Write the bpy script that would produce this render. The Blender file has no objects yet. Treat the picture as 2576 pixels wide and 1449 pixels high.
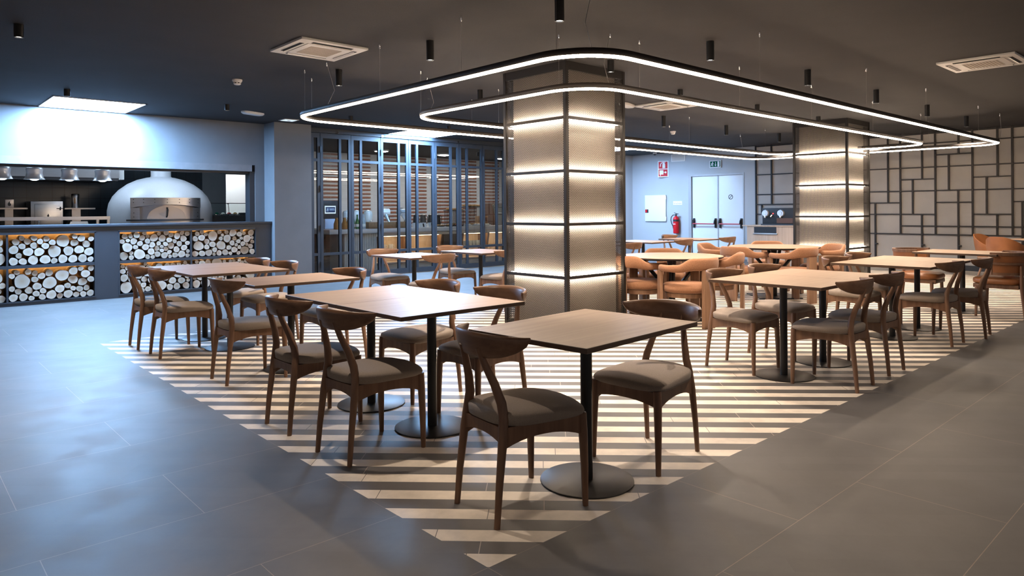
import bpy, bmesh, math, random
from mathutils import Vector, Matrix
R = math.radians
scene = bpy.context.scene
COL = scene.collection

# ------------------------------------------------------------------ camera, world, exposure
TH = math.atan2(1912, 1748)                     # the room's X axis runs back-right, its Y axis back-left
view = Vector((math.cos(TH), math.sin(TH), 0)); right = Vector((math.sin(TH), -math.cos(TH), 0)); up = Vector((0, 0, 1))
ROLL = 0.007
cx = right * math.cos(ROLL) - up * math.sin(ROLL)
cy = right * math.sin(ROLL) + up * math.cos(ROLL)
cam_data = bpy.data.cameras.new('camera')
cam_data.sensor_width = 36.0; cam_data.sensor_fit = 'HORIZONTAL'
cam_data.lens = 1748.0 * 36.0 / 2576.0
cam_data.shift_y = -(724.5 - 529.0) / 2576.0
cam_data.clip_start = 0.05; cam_data.clip_end = 100
cam = bpy.data.objects.new('camera', cam_data); COL.objects.link(cam)
m = Matrix((cx, cy, -view)).transposed().to_4x4()
m.translation = Vector((-1.648, -1.946, 1.31))
cam.matrix_world = m
scene.camera = cam
world = bpy.data.worlds.new('world'); scene.world = world
world.use_nodes = True
world.node_tree.nodes['Background'].inputs[0].default_value = (0.86, 0.73, 0.66, 1)
world.node_tree.nodes['Background'].inputs[1].default_value = 0.34
scene.view_settings.view_transform = 'Standard'
scene.view_settings.look = 'None'
scene.view_settings.exposure = 0.0
scene.view_settings.gamma = 1.0
scene.view_settings.use_curve_mapping = False
cyc = scene.cycles
cyc.max_bounces = 7; cyc.diffuse_bounces = 3; cyc.glossy_bounces = 3; cyc.transmission_bounces = 4
cyc.transparent_max_bounces = 24; cyc.sample_clamp_indirect = 4.0; cyc.caustics_reflective = False; cyc.caustics_refractive = False
WARM = (1.0, 0.77, 0.56); COOL = (0.34, 0.60, 1.0)
E_LED, E_PANEL, E_STRIP, W_SPOT = 64.0, 175.0, 105.0, 270.0

# ------------------------------------------------------------------ materials
def mat(name, col, rough=0.5, metal=0.0, spec=0.5, var=0.0, vscale=8.0, stretch=(1, 1, 1), bump=0.0, bscale=60.0, emit=None, estr=0.0, coat=0.0, coords='Object'):
    M = bpy.data.materials.new(name); M.use_nodes = True
    nt = M.node_tree; N = nt.nodes; L = nt.links; b = N['Principled BSDF']
    b.inputs['Base Color'].default_value = (*col, 1); b.inputs['Roughness'].default_value = rough
    b.inputs['Metallic'].default_value = metal; b.inputs['Specular IOR Level'].default_value = spec
    b.inputs['Coat Weight'].default_value = coat
    if emit:
        b.inputs['Emission Color'].default_value = (*emit, 1); b.inputs['Emission Strength'].default_value = estr
    if var or bump:
        tc = N.new('ShaderNodeTexCoord'); mp = N.new('ShaderNodeMapping'); mp.inputs['Scale'].default_value = stretch
        L.new(tc.outputs[coords], mp.inputs[0])
    if var:
        no = N.new('ShaderNodeTexNoise'); no.inputs['Scale'].default_value = vscale; no.inputs['Detail'].default_value = 5
        L.new(mp.outputs[0], no.inputs['Vector'])
        rp = N.new('ShaderNodeMapRange'); rp.inputs[1].default_value = 0.25; rp.inputs[2].default_value = 0.75
        rp.inputs[3].default_value = 1 - var; rp.inputs[4].default_value = 1 + var
        L.new(no.outputs['Fac'], rp.inputs[0])
        mx = N.new('ShaderNodeMix'); mx.data_type = 'RGBA'; mx.blend_type = 'MULTIPLY'; mx.inputs[0].default_value = 1
        mx.inputs[6].default_value = (*col, 1); L.new(rp.outputs[0], mx.inputs[7]); L.new(mx.outputs[2], b.inputs['Base Color'])
    if bump:
        n2 = N.new('ShaderNodeTexNoise'); n2.inputs['Scale'].default_value = bscale; n2.inputs['Detail'].default_value = 3
        L.new(mp.outputs[0], n2.inputs['Vector'])
        bp = N.new('ShaderNodeBump'); bp.inputs['Strength'].default_value = bump; bp.inputs['Distance'].default_value = 0.01
        L.new(n2.outputs['Fac'], bp.inputs['Height']); L.new(bp.outputs[0], b.inputs['Normal'])
    return M

def emission(name, col, s):
    M = bpy.data.materials.new(name); M.use_nodes = True; nt = M.node_tree
    nt.nodes.remove(nt.nodes['Principled BSDF']); e = nt.nodes.new('ShaderNodeEmission')
    e.inputs[0].default_value = (*col, 1); e.inputs[1].default_value = s
    nt.links.new(e.outputs[0], nt.nodes['Material Output'].inputs[0]); return M

def math_node(nt, op, a, b=None, c=None):
    n = nt.nodes.new('ShaderNodeMath'); n.operation = op
    for i, v in enumerate((a, b, c)):
        if v is None: continue
        if isinstance(v, (int, float)): n.inputs[i].default_value = v
        else: nt.links.new(v, n.inputs[i])
    return n.outputs[0]

def mix_col(nt, f, a, b):
    n = nt.nodes.new('ShaderNodeMix'); n.data_type = 'RGBA'
    for i, v in ((0, f), (6, a), (7, b)):
        if isinstance(v, tuple): n.inputs[i].default_value = (*v, 1) if len(v) == 3 else v
        elif isinstance(v, (int, float)): n.inputs[i].default_value = v
        else: nt.links.new(v, n.inputs[i])
    return n.outputs[2]

def wood(name, c1, c2, rough=0.45, scale=1.0, axis=0, grain=1.0):
    M = bpy.data.materials.new(name); M.use_nodes = True; nt = M.node_tree; N = nt.nodes; L = nt.links
    b = N['Principled BSDF']; b.inputs['Roughness'].default_value = rough
    tc = N.new('ShaderNodeTexCoord'); mp = N.new('ShaderNodeMapping'); oi = N.new('ShaderNodeObjectInfo')
    s = [26.0 * scale] * 3; s[axis] = 1.3 * scale; mp.inputs['Scale'].default_value = s
    L.new(tc.outputs['Object'], mp.inputs[0])
    ad = N.new('ShaderNodeVectorMath'); ad.operation = 'ADD'; L.new(mp.outputs[0], ad.inputs[0])
    sc = math_node(nt, 'MULTIPLY', oi.outputs['Random'], 37.0); L.new(sc, ad.inputs[1])
    no = N.new('ShaderNodeTexNoise'); no.inputs['Scale'].default_value = 1.0; no.inputs['Detail'].default_value = 7; no.inputs['Roughness'].default_value = 0.62
    L.new(ad.outputs[0], no.inputs['Vector'])
    f = N.new('ShaderNodeMapRange'); f.inputs[1].default_value = 0.3; f.inputs[2].default_value = 0.7; L.new(no.outputs['Fac'], f.inputs[0])
    f2 = math_node(nt, 'MULTIPLY', f.outputs[0], grain)
    L.new(mix_col(nt, f2, c1, c2), b.inputs['Base Color'])
    bp = N.new('ShaderNodeBump'); bp.inputs['Strength'].default_value = 0.06; bp.inputs['Distance'].default_value = 0.005
    L.new(no.outputs['Fac'], bp.inputs['Height']); L.new(bp.outputs[0], b.inputs['Normal'])
    return M

def weave(name, c1, c2, scale, rough=0.9):
    M = bpy.data.materials.new(name); M.use_nodes = True; nt = M.node_tree; N = nt.nodes; L = nt.links
    b = N['Principled BSDF']; b.inputs['Roughness'].default_value = rough; b.inputs['Specular IOR Level'].default_value = 0.2
    b.inputs['Sheen Weight'].default_value = 0.15
    tc = N.new('ShaderNodeTexCoord'); v = N.new('ShaderNodeTexVoronoi'); v.inputs['Scale'].default_value = scale
    L.new(tc.outputs['Object'], v.inputs['Vector'])
    no = N.new('ShaderNodeTexNoise'); no.inputs['Scale'].default_value = scale * 0.8; no.inputs['Detail'].default_value = 3
    L.new(tc.outputs['Object'], no.inputs['Vector'])
    f = math_node(nt, 'MULTIPLY_ADD', v.outputs['Distance'], 0.8, math_node(nt, 'MULTIPLY', no.outputs['Fac'], 0.5))
    L.new(mix_col(nt, f, c1, c2), b.inputs['Base Color'])
    bp = N.new('ShaderNodeBump'); bp.inputs['Strength'].default_value = 0.35; bp.inputs['Distance'].default_value = 0.004
    L.new(f, bp.inputs['Height']); L.new(bp.outputs[0], b.inputs['Normal'])
    return M

def floor_material():
    M = bpy.data.materials.new('floor_tiles'); M.use_nodes = True; nt = M.node_tree; N = nt.nodes; L = nt.links
    b = N['Principled BSDF']
    geo = N.new('ShaderNodeNewGeometry'); sp = N.new('ShaderNodeSeparateXYZ'); L.new(geo.outputs['Position'], sp.inputs[0])
    x, y = sp.outputs[0], sp.outputs[1]
    mm = lambda op, a, b_=None, c=None: math_node(nt, op, a, b_, c)
    # striped carpet of laths laid on the diagonal
    s = mm('MULTIPLY', mm('ADD', x, y), 0.70711); t = mm('MULTIPLY', mm('SUBTRACT', x, y), 0.70711)
    sn = mm('DIVIDE', mm('SUBTRACT', s, 0.004), 0.0985); k = mm('FLOOR', sn); fr = mm('SUBTRACT', sn, k)
    dark = mm('MODULO', mm('ADD', k, 1000.0), 2.0)
    wn = N.new('ShaderNodeTexWhiteNoise'); wn.noise_dimensions = '1D'; L.new(k, wn.inputs['W'])
    tn = mm('ADD', mm('DIVIDE', t, 1.2), mm('MULTIPLY', wn.outputs['Value'], 7.0)); tk = mm('FLOOR', tn); tf = mm('SUBTRACT', tn, tk)
    joint = mm('LESS_THAN', tf, 0.0028)
    seam = mm('LESS_THAN', mm('MINIMUM', fr, mm('SUBTRACT', 1.0, fr)), 0.016)
    wn2 = N.new('ShaderNodeTexWhiteNoise'); wn2.noise_dimensions = '2D'
    cb = N.new('ShaderNodeCombineXYZ'); L.new(k, cb.inputs[0]); L.new(tk, cb.inputs[1]); L.new(cb.outputs[0], wn2.inputs['Vector'])
    tone = mm('MULTIPLY_ADD', wn2.outputs['Value'], 0.12, 0.94)
    no = N.new('ShaderNodeTexNoise'); no.inputs['Scale'].default_value = 5.0; no.inputs['Detail'].default_value = 8; no.inputs['Roughness'].default_value = 0.65
    L.new(geo.outputs['Position'], no.inputs['Vector'])
    nb = N.new('ShaderNodeTexNoise'); nb.inputs['Scale'].default_value = 1.1; nb.inputs['Detail'].default_value = 6; nb.inputs['Roughness'].default_value = 0.6
    L.new(geo.outputs['Position'], nb.inputs['Vector'])
    mott = mm('MULTIPLY_ADD', no.outputs['Fac'], 1.0, mm('MULTIPLY_ADD', nb.outputs['Fac'], 1.1, -0.05))
    lath = mix_col(nt, dark, (0.66, 0.575, 0.48), (0.088, 0.080, 0.076))
    gcol = mix_col(nt, dark, (0.10, 0.085, 0.075), (0.42, 0.35, 0.29))
    stripe = mix_col(nt, joint, mix_col(nt, seam, lath, mix_col(nt, dark, (0.38, 0.33, 0.28), (0.10, 0.09, 0.085))), gcol)
    # large grey tiles, 1.2 x 0.6 m in running bond
    r = mm('DIVIDE', y, 0.6); rk = mm('FLOOR', r); rf = mm('SUBTRACT', r, rk)
    odd = mm('MODULO', mm('ADD', rk, 1001.0), 2.0)
    q = mm('ADD', mm('DIVIDE', x, 1.2), mm('MULTIPLY', odd, 0.5)); qf = mm('SUBTRACT', q, mm('FLOOR', q))
    g = mm('MAXIMUM', mm('LESS_THAN', mm('MINIMUM', rf, mm('SUBTRACT', 1.0, rf)), 0.0026), mm('LESS_THAN', mm('MINIMUM', qf, mm('SUBTRACT', 1.0, qf)), 0.0013))
    tile = mix_col(nt, g, (0.086, 0.081, 0.079), (0.22, 0.175, 0.14))
    ins = mm('MULTIPLY', mm('MULTIPLY', mm('GREATER_THAN', x, 0.0), mm('GREATER_THAN', y, 0.0)), mm('LESS_THAN', y, 6.05))
    base = mix_col(nt, ins, tile, stripe)
    mul = N.new('ShaderNodeMix'); mul.data_type = 'RGBA'; mul.blend_type = 'MULTIPLY'; mul.inputs[0].default_value = 1
    L.new(base, mul.inputs[6]); L.new(mm('MULTIPLY', mott, tone), mul.inputs[7]); L.new(mul.outputs[2], b.inputs['Base Color'])
    L.new(mm('MULTIPLY_ADD', no.outputs['Fac'], 0.25, 0.40), b.inputs['Roughness']); b.inputs['Specular IOR Level'].default_value = 0.6
    bp = N.new('ShaderNodeBump'); bp.inputs['Strength'].default_value = 0.05; bp.inputs['Distance'].default_value = 0.01
    L.new(no.outputs['Fac'], bp.inputs['Height']); L.new(bp.outputs[0], b.inputs['Normal'])
    return M

def mesh_material():
    """Expanded-metal sheet: diamonds 15 x 23 mm, open between the strands (uv in metres)."""
    M = bpy.data.materials.new('expanded_metal'); M.use_nodes = True; nt = M.node_tree; N = nt.nodes; L = nt.links
    b = N['Principled BSDF']; b.inputs['Base Color'].default_value = (0.030, 0.025, 0.022, 1); b.inputs['Roughness'].default_value = 0.45; b.inputs['Metallic'].default_value = 0.35
    uv = N.new('ShaderNodeUVMap'); sp = N.new('ShaderNodeSeparateXYZ'); L.new(uv.outputs[0], sp.inputs[0])
    mm = lambda op, a, b_=None, c=None: math_node(nt, op, a, b_, c)
    u = mm('DIVIDE', sp.outputs[0], 0.0165); v = mm('DIVIDE', sp.outputs[1], 0.025)
    def strand(w):
        f = mm('SUBTRACT', w, mm('FLOOR', w)); return mm('GREATER_THAN', mm('ABSOLUTE', mm('SUBTRACT', f, 0.5)), 0.5 - 0.195)
    al = mm('MAXIMUM', strand(mm('ADD', u, v)), strand(mm('SUBTRACT', u, v)))
    tr = N.new('ShaderNodeBsdfTransparent'); mx = N.new('ShaderNodeMixShader')
    L.new(al, mx.inputs[0]); L.new(tr.outputs[0], mx.inputs[1]); L.new(b.outputs[0], mx.inputs[2]); L.new(mx.outputs[0], N['Material Output'].inputs[0])
    return M

def glass_material(name='pane_glass', tint=(0.93, 0.96, 0.97), refl=0.9):
    M = bpy.data.materials.new(name); M.use_nodes = True; nt = M.node_tree; N = nt.nodes; L = nt.links
    N.remove(N['Principled BSDF'])
    tr = N.new('ShaderNodeBsdfTransparent'); tr.inputs[0].default_value = (*tint, 1)
    gl = N.new('ShaderNodeBsdfGlossy'); gl.inputs['Roughness'].default_value = 0.01
    fr = N.new('ShaderNodeFresnel'); fr.inputs[0].default_value = 1.5
    mx = N.new('ShaderNodeMixShader'); L.new(math_node(nt, 'MULTIPLY', fr.outputs[0], refl), mx.inputs[0])
    L.new(tr.outputs[0], mx.inputs[1]); L.new(gl.outputs[0], mx.inputs[2]); L.new(mx.outputs[0], N['Material Output'].inputs[0])
    return M

def log_end_material():
    M = bpy.data.materials.new('log_end_grain'); M.use_nodes = True; nt = M.node_tree; N = nt.nodes; L = nt.links
    b = N['Principled BSDF']; b.inputs['Roughness'].default_value = 0.8; b.inputs['Specular IOR Level'].default_value = 0.2
    tc = N.new('ShaderNodeTexCoord'); oi = N.new('ShaderNodeObjectInfo'); mp = N.new('ShaderNodeMapping'); mp.inputs['Scale'].default_value = (1, 0, 1)
    L.new(tc.outputs['Object'], mp.inputs[0])
    no = N.new('ShaderNodeTexNoise'); no.noise_dimensions = '4D'; no.inputs['Scale'].default_value = 2.2; no.inputs['Detail'].default_value = 3
    L.new(mp.outputs[0], no.inputs['Vector']); L.new(math_node(nt, 'MULTIPLY', oi.outputs['Random'], 50.0), no.inputs['W'])
    ln = N.new('ShaderNodeVectorMath'); ln.operation = 'LENGTH'; L.new(mp.outputs[0], ln.inputs[0])
    rr = math_node(nt, 'ADD', ln.outputs['Value'], math_node(nt, 'MULTIPLY', no.outputs['Fac'], 0.35))
    ring = math_node(nt, 'MULTIPLY_ADD', math_node(nt, 'SINE', math_node(nt, 'MULTIPLY', rr, 38.0)), 0.5, 0.5)
    core = N.new('ShaderNodeMapRange'); core.inputs[1].default_value = 0.0; core.inputs[2].default_value = 0.9; L.new(ln.outputs['Value'], core.inputs[0])
    c = mix_col(nt, core.outputs[0], (0.60, 0.46, 0.32), (0.76, 0.68, 0.57))
    c = mix_col(nt, math_node(nt, 'MULTIPLY', ring, 0.16), c, (0.42, 0.31, 0.22))
    hv = N.new('ShaderNodeMapRange'); hv.inputs[3].default_value = 0.72; hv.inputs[4].default_value = 1.06; L.new(oi.outputs['Random'], hv.inputs[0])
    mul = N.new('ShaderNodeMix'); mul.data_type = 'RGBA'; mul.blend_type = 'MULTIPLY'; mul.inputs[0].default_value = 1
    L.new(c, mul.inputs[6]); L.new(hv.outputs[0], mul.inputs[7]); L.new(mul.outputs[2], b.inputs['Base Color'])
    return M

def brick_tile_material(name, c1, c2, grout, w, h, mortar=0.02, rough=0.3, offset=0.0):
    M = bpy.data.materials.new(name); M.use_nodes = True; nt = M.node_tree; N = nt.nodes; L = nt.links
    b = N['Principled BSDF']; b.inputs['Roughness'].default_value = rough
    tc = N.new('ShaderNodeTexCoord'); sp = N.new('ShaderNodeSeparateXYZ'); cb = N.new('ShaderNodeCombineXYZ')
    L.new(tc.outputs['Object'], sp.inputs[0]); L.new(sp.outputs[0], cb.inputs[0]); L.new(sp.outputs[2], cb.inputs[1])
    br = N.new('ShaderNodeTexBrick'); br.offset = offset; br.inputs['Scale'].default_value = 1.0; br.inputs['Brick Width'].default_value = w
    br.inputs['Row Height'].default_value = h; br.inputs['Mortar Size'].default_value = mortar; br.inputs['Mortar Smooth'].default_value = 0.1
    br.inputs['Color1'].default_value = (*c1, 1); br.inputs['Color2'].default_value = (*c2, 1); br.inputs['Mortar'].default_value = (*grout, 1)
    L.new(cb.outputs[0], br.inputs['Vector']); L.new(br.outputs['Color'], b.inputs['Base Color'])
    bp = N.new('ShaderNodeBump'); bp.inputs['Strength'].default_value = 0.3; bp.inputs['Distance'].default_value = 0.005; bp.invert = True
    L.new(br.outputs['Fac'], bp.inputs['Height']); L.new(bp.outputs[0], b.inputs['Normal'])
    return M

M = dict(
    floor=floor_material(), mesh=mesh_material(), glass=glass_material(), caseglass=glass_material('case_glass', (0.90, 0.96, 0.95), 1.0),
    ceiling=mat('ceiling_paint', (0.019, 0.017, 0.017), 0.85, var=0.18, vscale=2.2, bump=0.15, bscale=90),
    wallpaint=mat('pale_wall_paint', (0.40, 0.41, 0.42), 0.6, var=0.03, vscale=2.0),
    plaster=mat('grey_plaster', (0.175, 0.182, 0.195), 0.75, var=0.07, vscale=3.0, bump=0.04, bscale=40),
    lintel=mat('lintel_plaster', (0.20, 0.20, 0.21), 0.7, var=0.12, vscale=6.0),
    concrete=mat('beige_concrete_board', (0.37, 0.35, 0.325), 0.75, var=0.07, vscale=2.5, bump=0.03, bscale=30),
    pillar=mat('pale_pillar_plaster', (0.47, 0.41, 0.35), 0.8, var=0.05, vscale=4.0),
    chair=wood('stained_oak', (0.125, 0.061, 0.035), (0.215, 0.115, 0.066), 0.42, 1.0, 2),
    chairback=wood('stained_oak_back', (0.125, 0.061, 0.035), (0.215, 0.115, 0.066), 0.36, 1.0, 1),
    top=wood('table_oak_veneer', (0.255, 0.160, 0.102), (0.355, 0.238, 0.158), 0.43, 1.1, 0, 0.9),
    edge=mat('table_edge_brown', (0.085, 0.048, 0.030), 0.4),
    oak=wood('natural_oak', (0.170, 0.088, 0.050), (0.29, 0.165, 0.098), 0.5, 0.9, 2),
    paleoak=wood('pale_oak_panel', (0.46, 0.335, 0.235), (0.62, 0.475, 0.36), 0.5, 0.7, 2),
    fabric=weave('taupe_fabric', (0.19, 0.15, 0.125), (0.33, 0.27, 0.225), 420),
    terracotta=weave('terracotta_boucle', (0.20, 0.088, 0.045), (0.36, 0.180, 0.100), 170),
    leather=mat('tan_leather', (0.25, 0.092, 0.030), 0.42, var=0.2, vscale=5, bump=0.08, bscale=120),
    black=mat('black_powder_coat', (0.012, 0.012, 0.013), 0.38, metal=0.2, bump=0.02, bscale=400),
    basem=mat('black_steel_disc', (0.016, 0.014, 0.013), 0.42, metal=0.3),
    cage=mat('dark_brown_steel', (0.013, 0.011, 0.0105), 0.5, metal=0.3),
    led_body=mat('brown_grey_aluminium', (0.045, 0.038, 0.035), 0.5, metal=0.3),
    bluesteel=mat('blue_black_frame', (0.017, 0.023, 0.031), 0.5, metal=0.1),
    counter=mat('blue_black_counter', (0.040, 0.048, 0.060), 0.5, var=0.06, vscale=4),
    niche=mat('niche_lining', (0.02, 0.018, 0.016), 0.8), nicheback=mat('niche_timber_back', (0.42, 0.29, 0.17), 0.7),
    logend=log_end_material(), bark=mat('pale_bark', (0.44, 0.30, 0.18), 0.85, var=0.25, vscale=3, bump=0.3, bscale=9),
    steel=mat('brushed_steel', (0.55, 0.55, 0.56), 0.28, metal=1.0, var=0.08, vscale=4, stretch=(1, 1, 30)),
    steelwarm=mat('warm_steel', (0.52, 0.47, 0.43), 0.36, metal=0.9), chrome=mat('chrome', (0.80, 0.81, 0.83), 0.10, metal=1.0), satin=mat('satin_aluminium', (0.82, 0.85, 0.90), 0.38, metal=0.45),
    darksteel=mat('dark_steel', (0.07, 0.07, 0.075), 0.4, metal=0.8),
    white=mat('white_plastic', (0.78, 0.76, 0.74), 0.45), doorwhite=mat('white_door_lacquer', (0.70, 0.73, 0.76), 0.4, var=0.02, vscale=2),
    frame=mat('grey_door_frame', (0.34, 0.33, 0.33), 0.5, metal=0.3),
    grille=mat('beige_grille', (0.46, 0.41, 0.36), 0.6), slot=mat('slot_black', (0.02, 0.02, 0.02), 0.7),
    dome=mat('oven_mosaic', (0.50, 0.52, 0.56), 0.35, var=0.05, vscale=70, bump=0.12, bscale=150),
    kitchentile=brick_tile_material('black_wall_tile', (0.009, 0.019, 0.028), (0.012, 0.024, 0.034), (0.004, 0.008, 0.012), 0.2, 0.2, 0.006, 0.28),
    whitetile=brick_tile_material('white_thin_tile', (0.62, 0.60, 0.59), (0.58, 0.56, 0.55), (0.66, 0.64, 0.63), 0.24, 0.0525, 0.003, 0.4),
    redtile=brick_tile_material('red_brown_tile', (0.25, 0.085, 0.045), (0.30, 0.105, 0.055), (0.42, 0.33, 0.28), 0.24, 0.30, 0.003, 0.35),
    red=mat('signal_red', (0.50, 0.008, 0.014), 0.4, spec=0.25), green=mat('sign_green', (0.0, 0.085, 0.045), 0.6, spec=0.1), signwhite=mat('sign_white', (0.80, 0.82, 0.82), 0.5),
    signblack=mat('sign_black', (0.01, 0.01, 0.012), 0.5), pink=mat('push_bar_red', (0.42, 0.03, 0.045), 0.35),
    marble=mat('white_worktop', (0.70, 0.70, 0.70), 0.3), slats=mat('white_fluted_panel', (0.62, 0.62, 0.60), 0.5),
    ceramic=mat('cream_ceramic', (0.78, 0.74, 0.66), 0.3), walnut=wood('walnut_cabinet', (0.045, 0.022, 0.016), (0.085, 0.045, 0.03), 0.4, 0.8, 2),
    wick=mat('basket_wood', (0.30, 0.165, 0.075), 0.6, var=0.2, vscale=20), amber=mat('juice_amber', (0.45, 0.17, 0.02), 0.15, coat=0.6), bottlegreen=mat('bottle_green', (0.01, 0.16, 0.035), 0.08, coat=1.0),
    clearb=mat('clear_bottle', (0.42, 0.47, 0.50), 0.06, coat=1.0), bread=mat('bread_crust', (0.52, 0.30, 0.11), 0.7, var=0.2, vscale=30), copper=mat('brown_dispenser', (0.16, 0.075, 0.045), 0.3, metal=0.4),
    paper=mat('paper', (0.62, 0.66, 0.78), 0.7), wire=mat('steel_wire', (0.35, 0.33, 0.31), 0.4, metal=0.8), dirty=mat('dark_timber_floor', (0.09, 0.07, 0.06), 0.35),
    led=emission('led_diffuser', WARM, E_LED), panel=emission('panel_diffuser', COOL, E_PANEL), paneldim=emission('panel_diffuser_dim', (0.42, 0.64, 1.0), E_PANEL * 0.55), strip=emission('led_strip', (1.0, 0.86, 0.70), E_STRIP),
    lens=emission('spot_lens', (1.0, 0.93, 0.85), 9.0), nichelight=emission('niche_strip', (1.0, 0.60, 0.22), 14.0), screen=emission('screen_glow', (0.75, 0.9, 1.0), 1.1),
    screenblue=mat('screen_blue', (0.02, 0.05, 0.12), 0.4), shelfglow=emission('shelf_strip', (1.0, 0.75, 0.45), 22.0), heatbulb=emission('lamp_bulb', (0.8, 0.92, 1.0), 3.0),
    redled=emission('red_pilot', (1.0, 0.05, 0.05), 4.0), kitchenfill=emission('kitchen_fill', (0.62, 0.80, 1.0), 22.0), roomfill=emission('room_fill', (0.90, 0.95, 1.0), 115.0), backroom=mat('white_back_room', (0.75, 0.76, 0.76), 0.7),
)
# ------------------------------------------------------------------ mesh builder
class MB:
    def __init__(s): s.bm = bmesh.new(); s.uv = None
    def _mi(s, faces, mi):
        for f in faces: f.material_index = mi
    def box(s, c, size, rot=None, mi=0, bev=0.0, seg=2):
        r = bmesh.ops.create_cube(s.bm, size=1.0)
        mt = Matrix.Translation(Vector(c)) @ (rot if rot is not None else Matrix.Identity(4)) @ Matrix.Diagonal((*size, 1))
        bmesh.ops.transform(s.bm, matrix=mt, verts=r['verts'])
        fs = list({f for v in r['verts'] for f in v.link_faces})
        s._mi(fs, mi)
        if bev:
            es = list({e for v in r['verts'] for e in v.link_edges})
            q = bmesh.ops.bevel(s.bm, geom=es, offset=bev, segments=seg, affect='EDGES', profile=0.6)
            s._mi(q['faces'], mi)
        return s
    def b2(s, x0, x1, y0, y1, z0, z1, mi=0, bev=0.0):
        return s.box(((x0 + x1) / 2, (y0 + y1) / 2, (z0 + z1) / 2), (abs(x1 - x0), abs(y1 - y0), abs(z1 - z0)), None, mi, bev)
    def rings(s, rings, mi=0, cap=True, closed=False):
        vs = [[s.bm.verts.new(p) for p in r] for r in rings]; n = len(vs[0]); fs = []
        pairs = list(zip(vs[:-1], vs[1:])) + ([(vs[-1], vs[0])] if closed else [])
        for a, b in pairs:
            for i in range(n):
                j = (i + 1) % n
                try: fs.append(s.bm.faces.new((a[i], a[j], b[j], b[i])))
                except ValueError: pass
        if cap and not closed:
            for r in (vs[0][::-1], vs[-1]):
                try: fs.append(s.bm.faces.new(r))
                except ValueError: pass
        s._mi(fs, mi); return s
    def tube(s, pts, rad, n=10, mi=0, flat=1.0, closed=False, ref=None, cap=True):
        P = [Vector(p) for p in pts]; k = len(P)
        if isinstance(rad, (int, float)): rad = [rad] * k
        out = []; prev = None
        for i in range(k):
            t = (P[(i + 1) % k] - P[i - 1]) if closed else (P[min(i + 1, k - 1)] - P[max(i - 1, 0)])
            t.normalize()
            a = Vector(ref) if ref else (prev if prev is not None else (Vector((0, 0, 1)) if abs(t.z) < 0.9 else Vector((1, 0, 0))))
            u = (a - t * a.dot(t)).normalized(); v = t.cross(u); prev = u
            out.append([P[i] + u * (rad[i] * math.cos(w)) + v * (rad[i] * flat * math.sin(w)) for w in (2 * math.pi * j / n for j in range(n))])
        return s.rings(out, mi, cap, closed)
    def cyl(s, p0, p1, r0, r1=None, n=16, mi=0): return s.tube([p0, p1], [r0, r0 if r1 is None else r1], n, mi)
    def lathe(s, prof, n=24, c=(0, 0, 0), mi=0, cap=True):
        return s.rings([[(c[0] + r * math.cos(w), c[1] + r * math.sin(w), c[2] + z) for w in (2 * math.pi * j / n for j in range(n))] for r, z in prof], mi, cap)
    def prism(s, poly, f, d, mi=0):
        """poly in (u, v); f(u, v, w) -> point; extruded w = 0..d"""
        return s.rings([[f(u, v, 0) for u, v in poly], [f(u, v, d) for u, v in poly]], mi)
    def quad(s, a, b, c, d, mi=0, uv=None):
        vs = [s.bm.verts.new(p) for p in (a, b, c, d)]; f = s.bm.faces.new(vs); f.material_index = mi
        if uv:
            l = s.bm.loops.layers.uv.verify()
            for lp, q in zip(f.loops, uv): lp[l].uv = q
        return s
    def build(s, name, mats, parent=None, smooth=True, ang=38, flip=True):
        bm = s.bm
        if flip: bmesh.ops.recalc_face_normals(bm, faces=bm.faces[:])
        if smooth:
            for f in bm.faces: f.smooth = True
            lim = R(ang)
            for e in bm.edges:
                e.smooth = len(e.link_faces) != 2 or e.calc_face_angle(0) < lim
                if len(e.link_faces) == 2 and e.calc_face_angle(0) >= lim: e.smooth = False
        me = bpy.data.meshes.new(name); bm.to_mesh(me); bm.free()
        for q in (mats if isinstance(mats, (list, tuple)) else [mats]): me.materials.append(M[q])
        o = bpy.data.objects.new(name, me); COL.objects.link(o)
        if parent is not None: o.parent = parent
        return o

def tag(o, label, cat, group=None, kind=None):
    o['label'] = label; o['category'] = cat
    if group: o['group'] = group
    if kind: o['kind'] = kind
    return o
def struct(o, label=None):
    o['kind'] = 'structure'
    if label: o['label'] = label
    return o
def thing(name, label, cat, loc=(0, 0, 0), rz=0.0, group=None):
    o = bpy.data.objects.new(name, None); COL.objects.link(o); o.empty_display_size = 0.1
    o.location = loc; o.rotation_euler = (0, 0, rz); return tag(o, label, cat, group)
def copy_tree(o, parent=None):
    c = o.copy(); COL.objects.link(c)
    if parent is not None: c.parent = parent
    for ch in [q for q in KIDS.get(o.name, [])]: copy_tree(ch, c)
    return c
KIDS = {}
def index_kids(o):
    KIDS[o.name] = list(o.children)
    for c in o.children: index_kids(c)
def place(proto, state, loc, rz, label, group=None):
    """first call uses the prototype itself, later ones copy it and its parts"""
    if not state.get(proto.name): state[proto.name] = True; o = proto; index_kids(proto)
    else: o = copy_tree(proto)
    o.location = loc; o.rotation_euler = (0, 0, rz); o['label'] = label
    if group: o['group'] = group
    return o
USED = {}

# ------------------------------------------------------------------ room shell
struct(MB().b2(-7, 15.2, -5, 16.4, -0.1, 0).build('floor', 'floor', smooth=False), 'grey tile floor with black and white striped area')
CZ = 2.9
struct(MB().b2(-7, 15.2, -5, 16.4, CZ, CZ + 0.15).build('ceiling', 'ceiling', smooth=False), 'dark painted ceiling')
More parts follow.
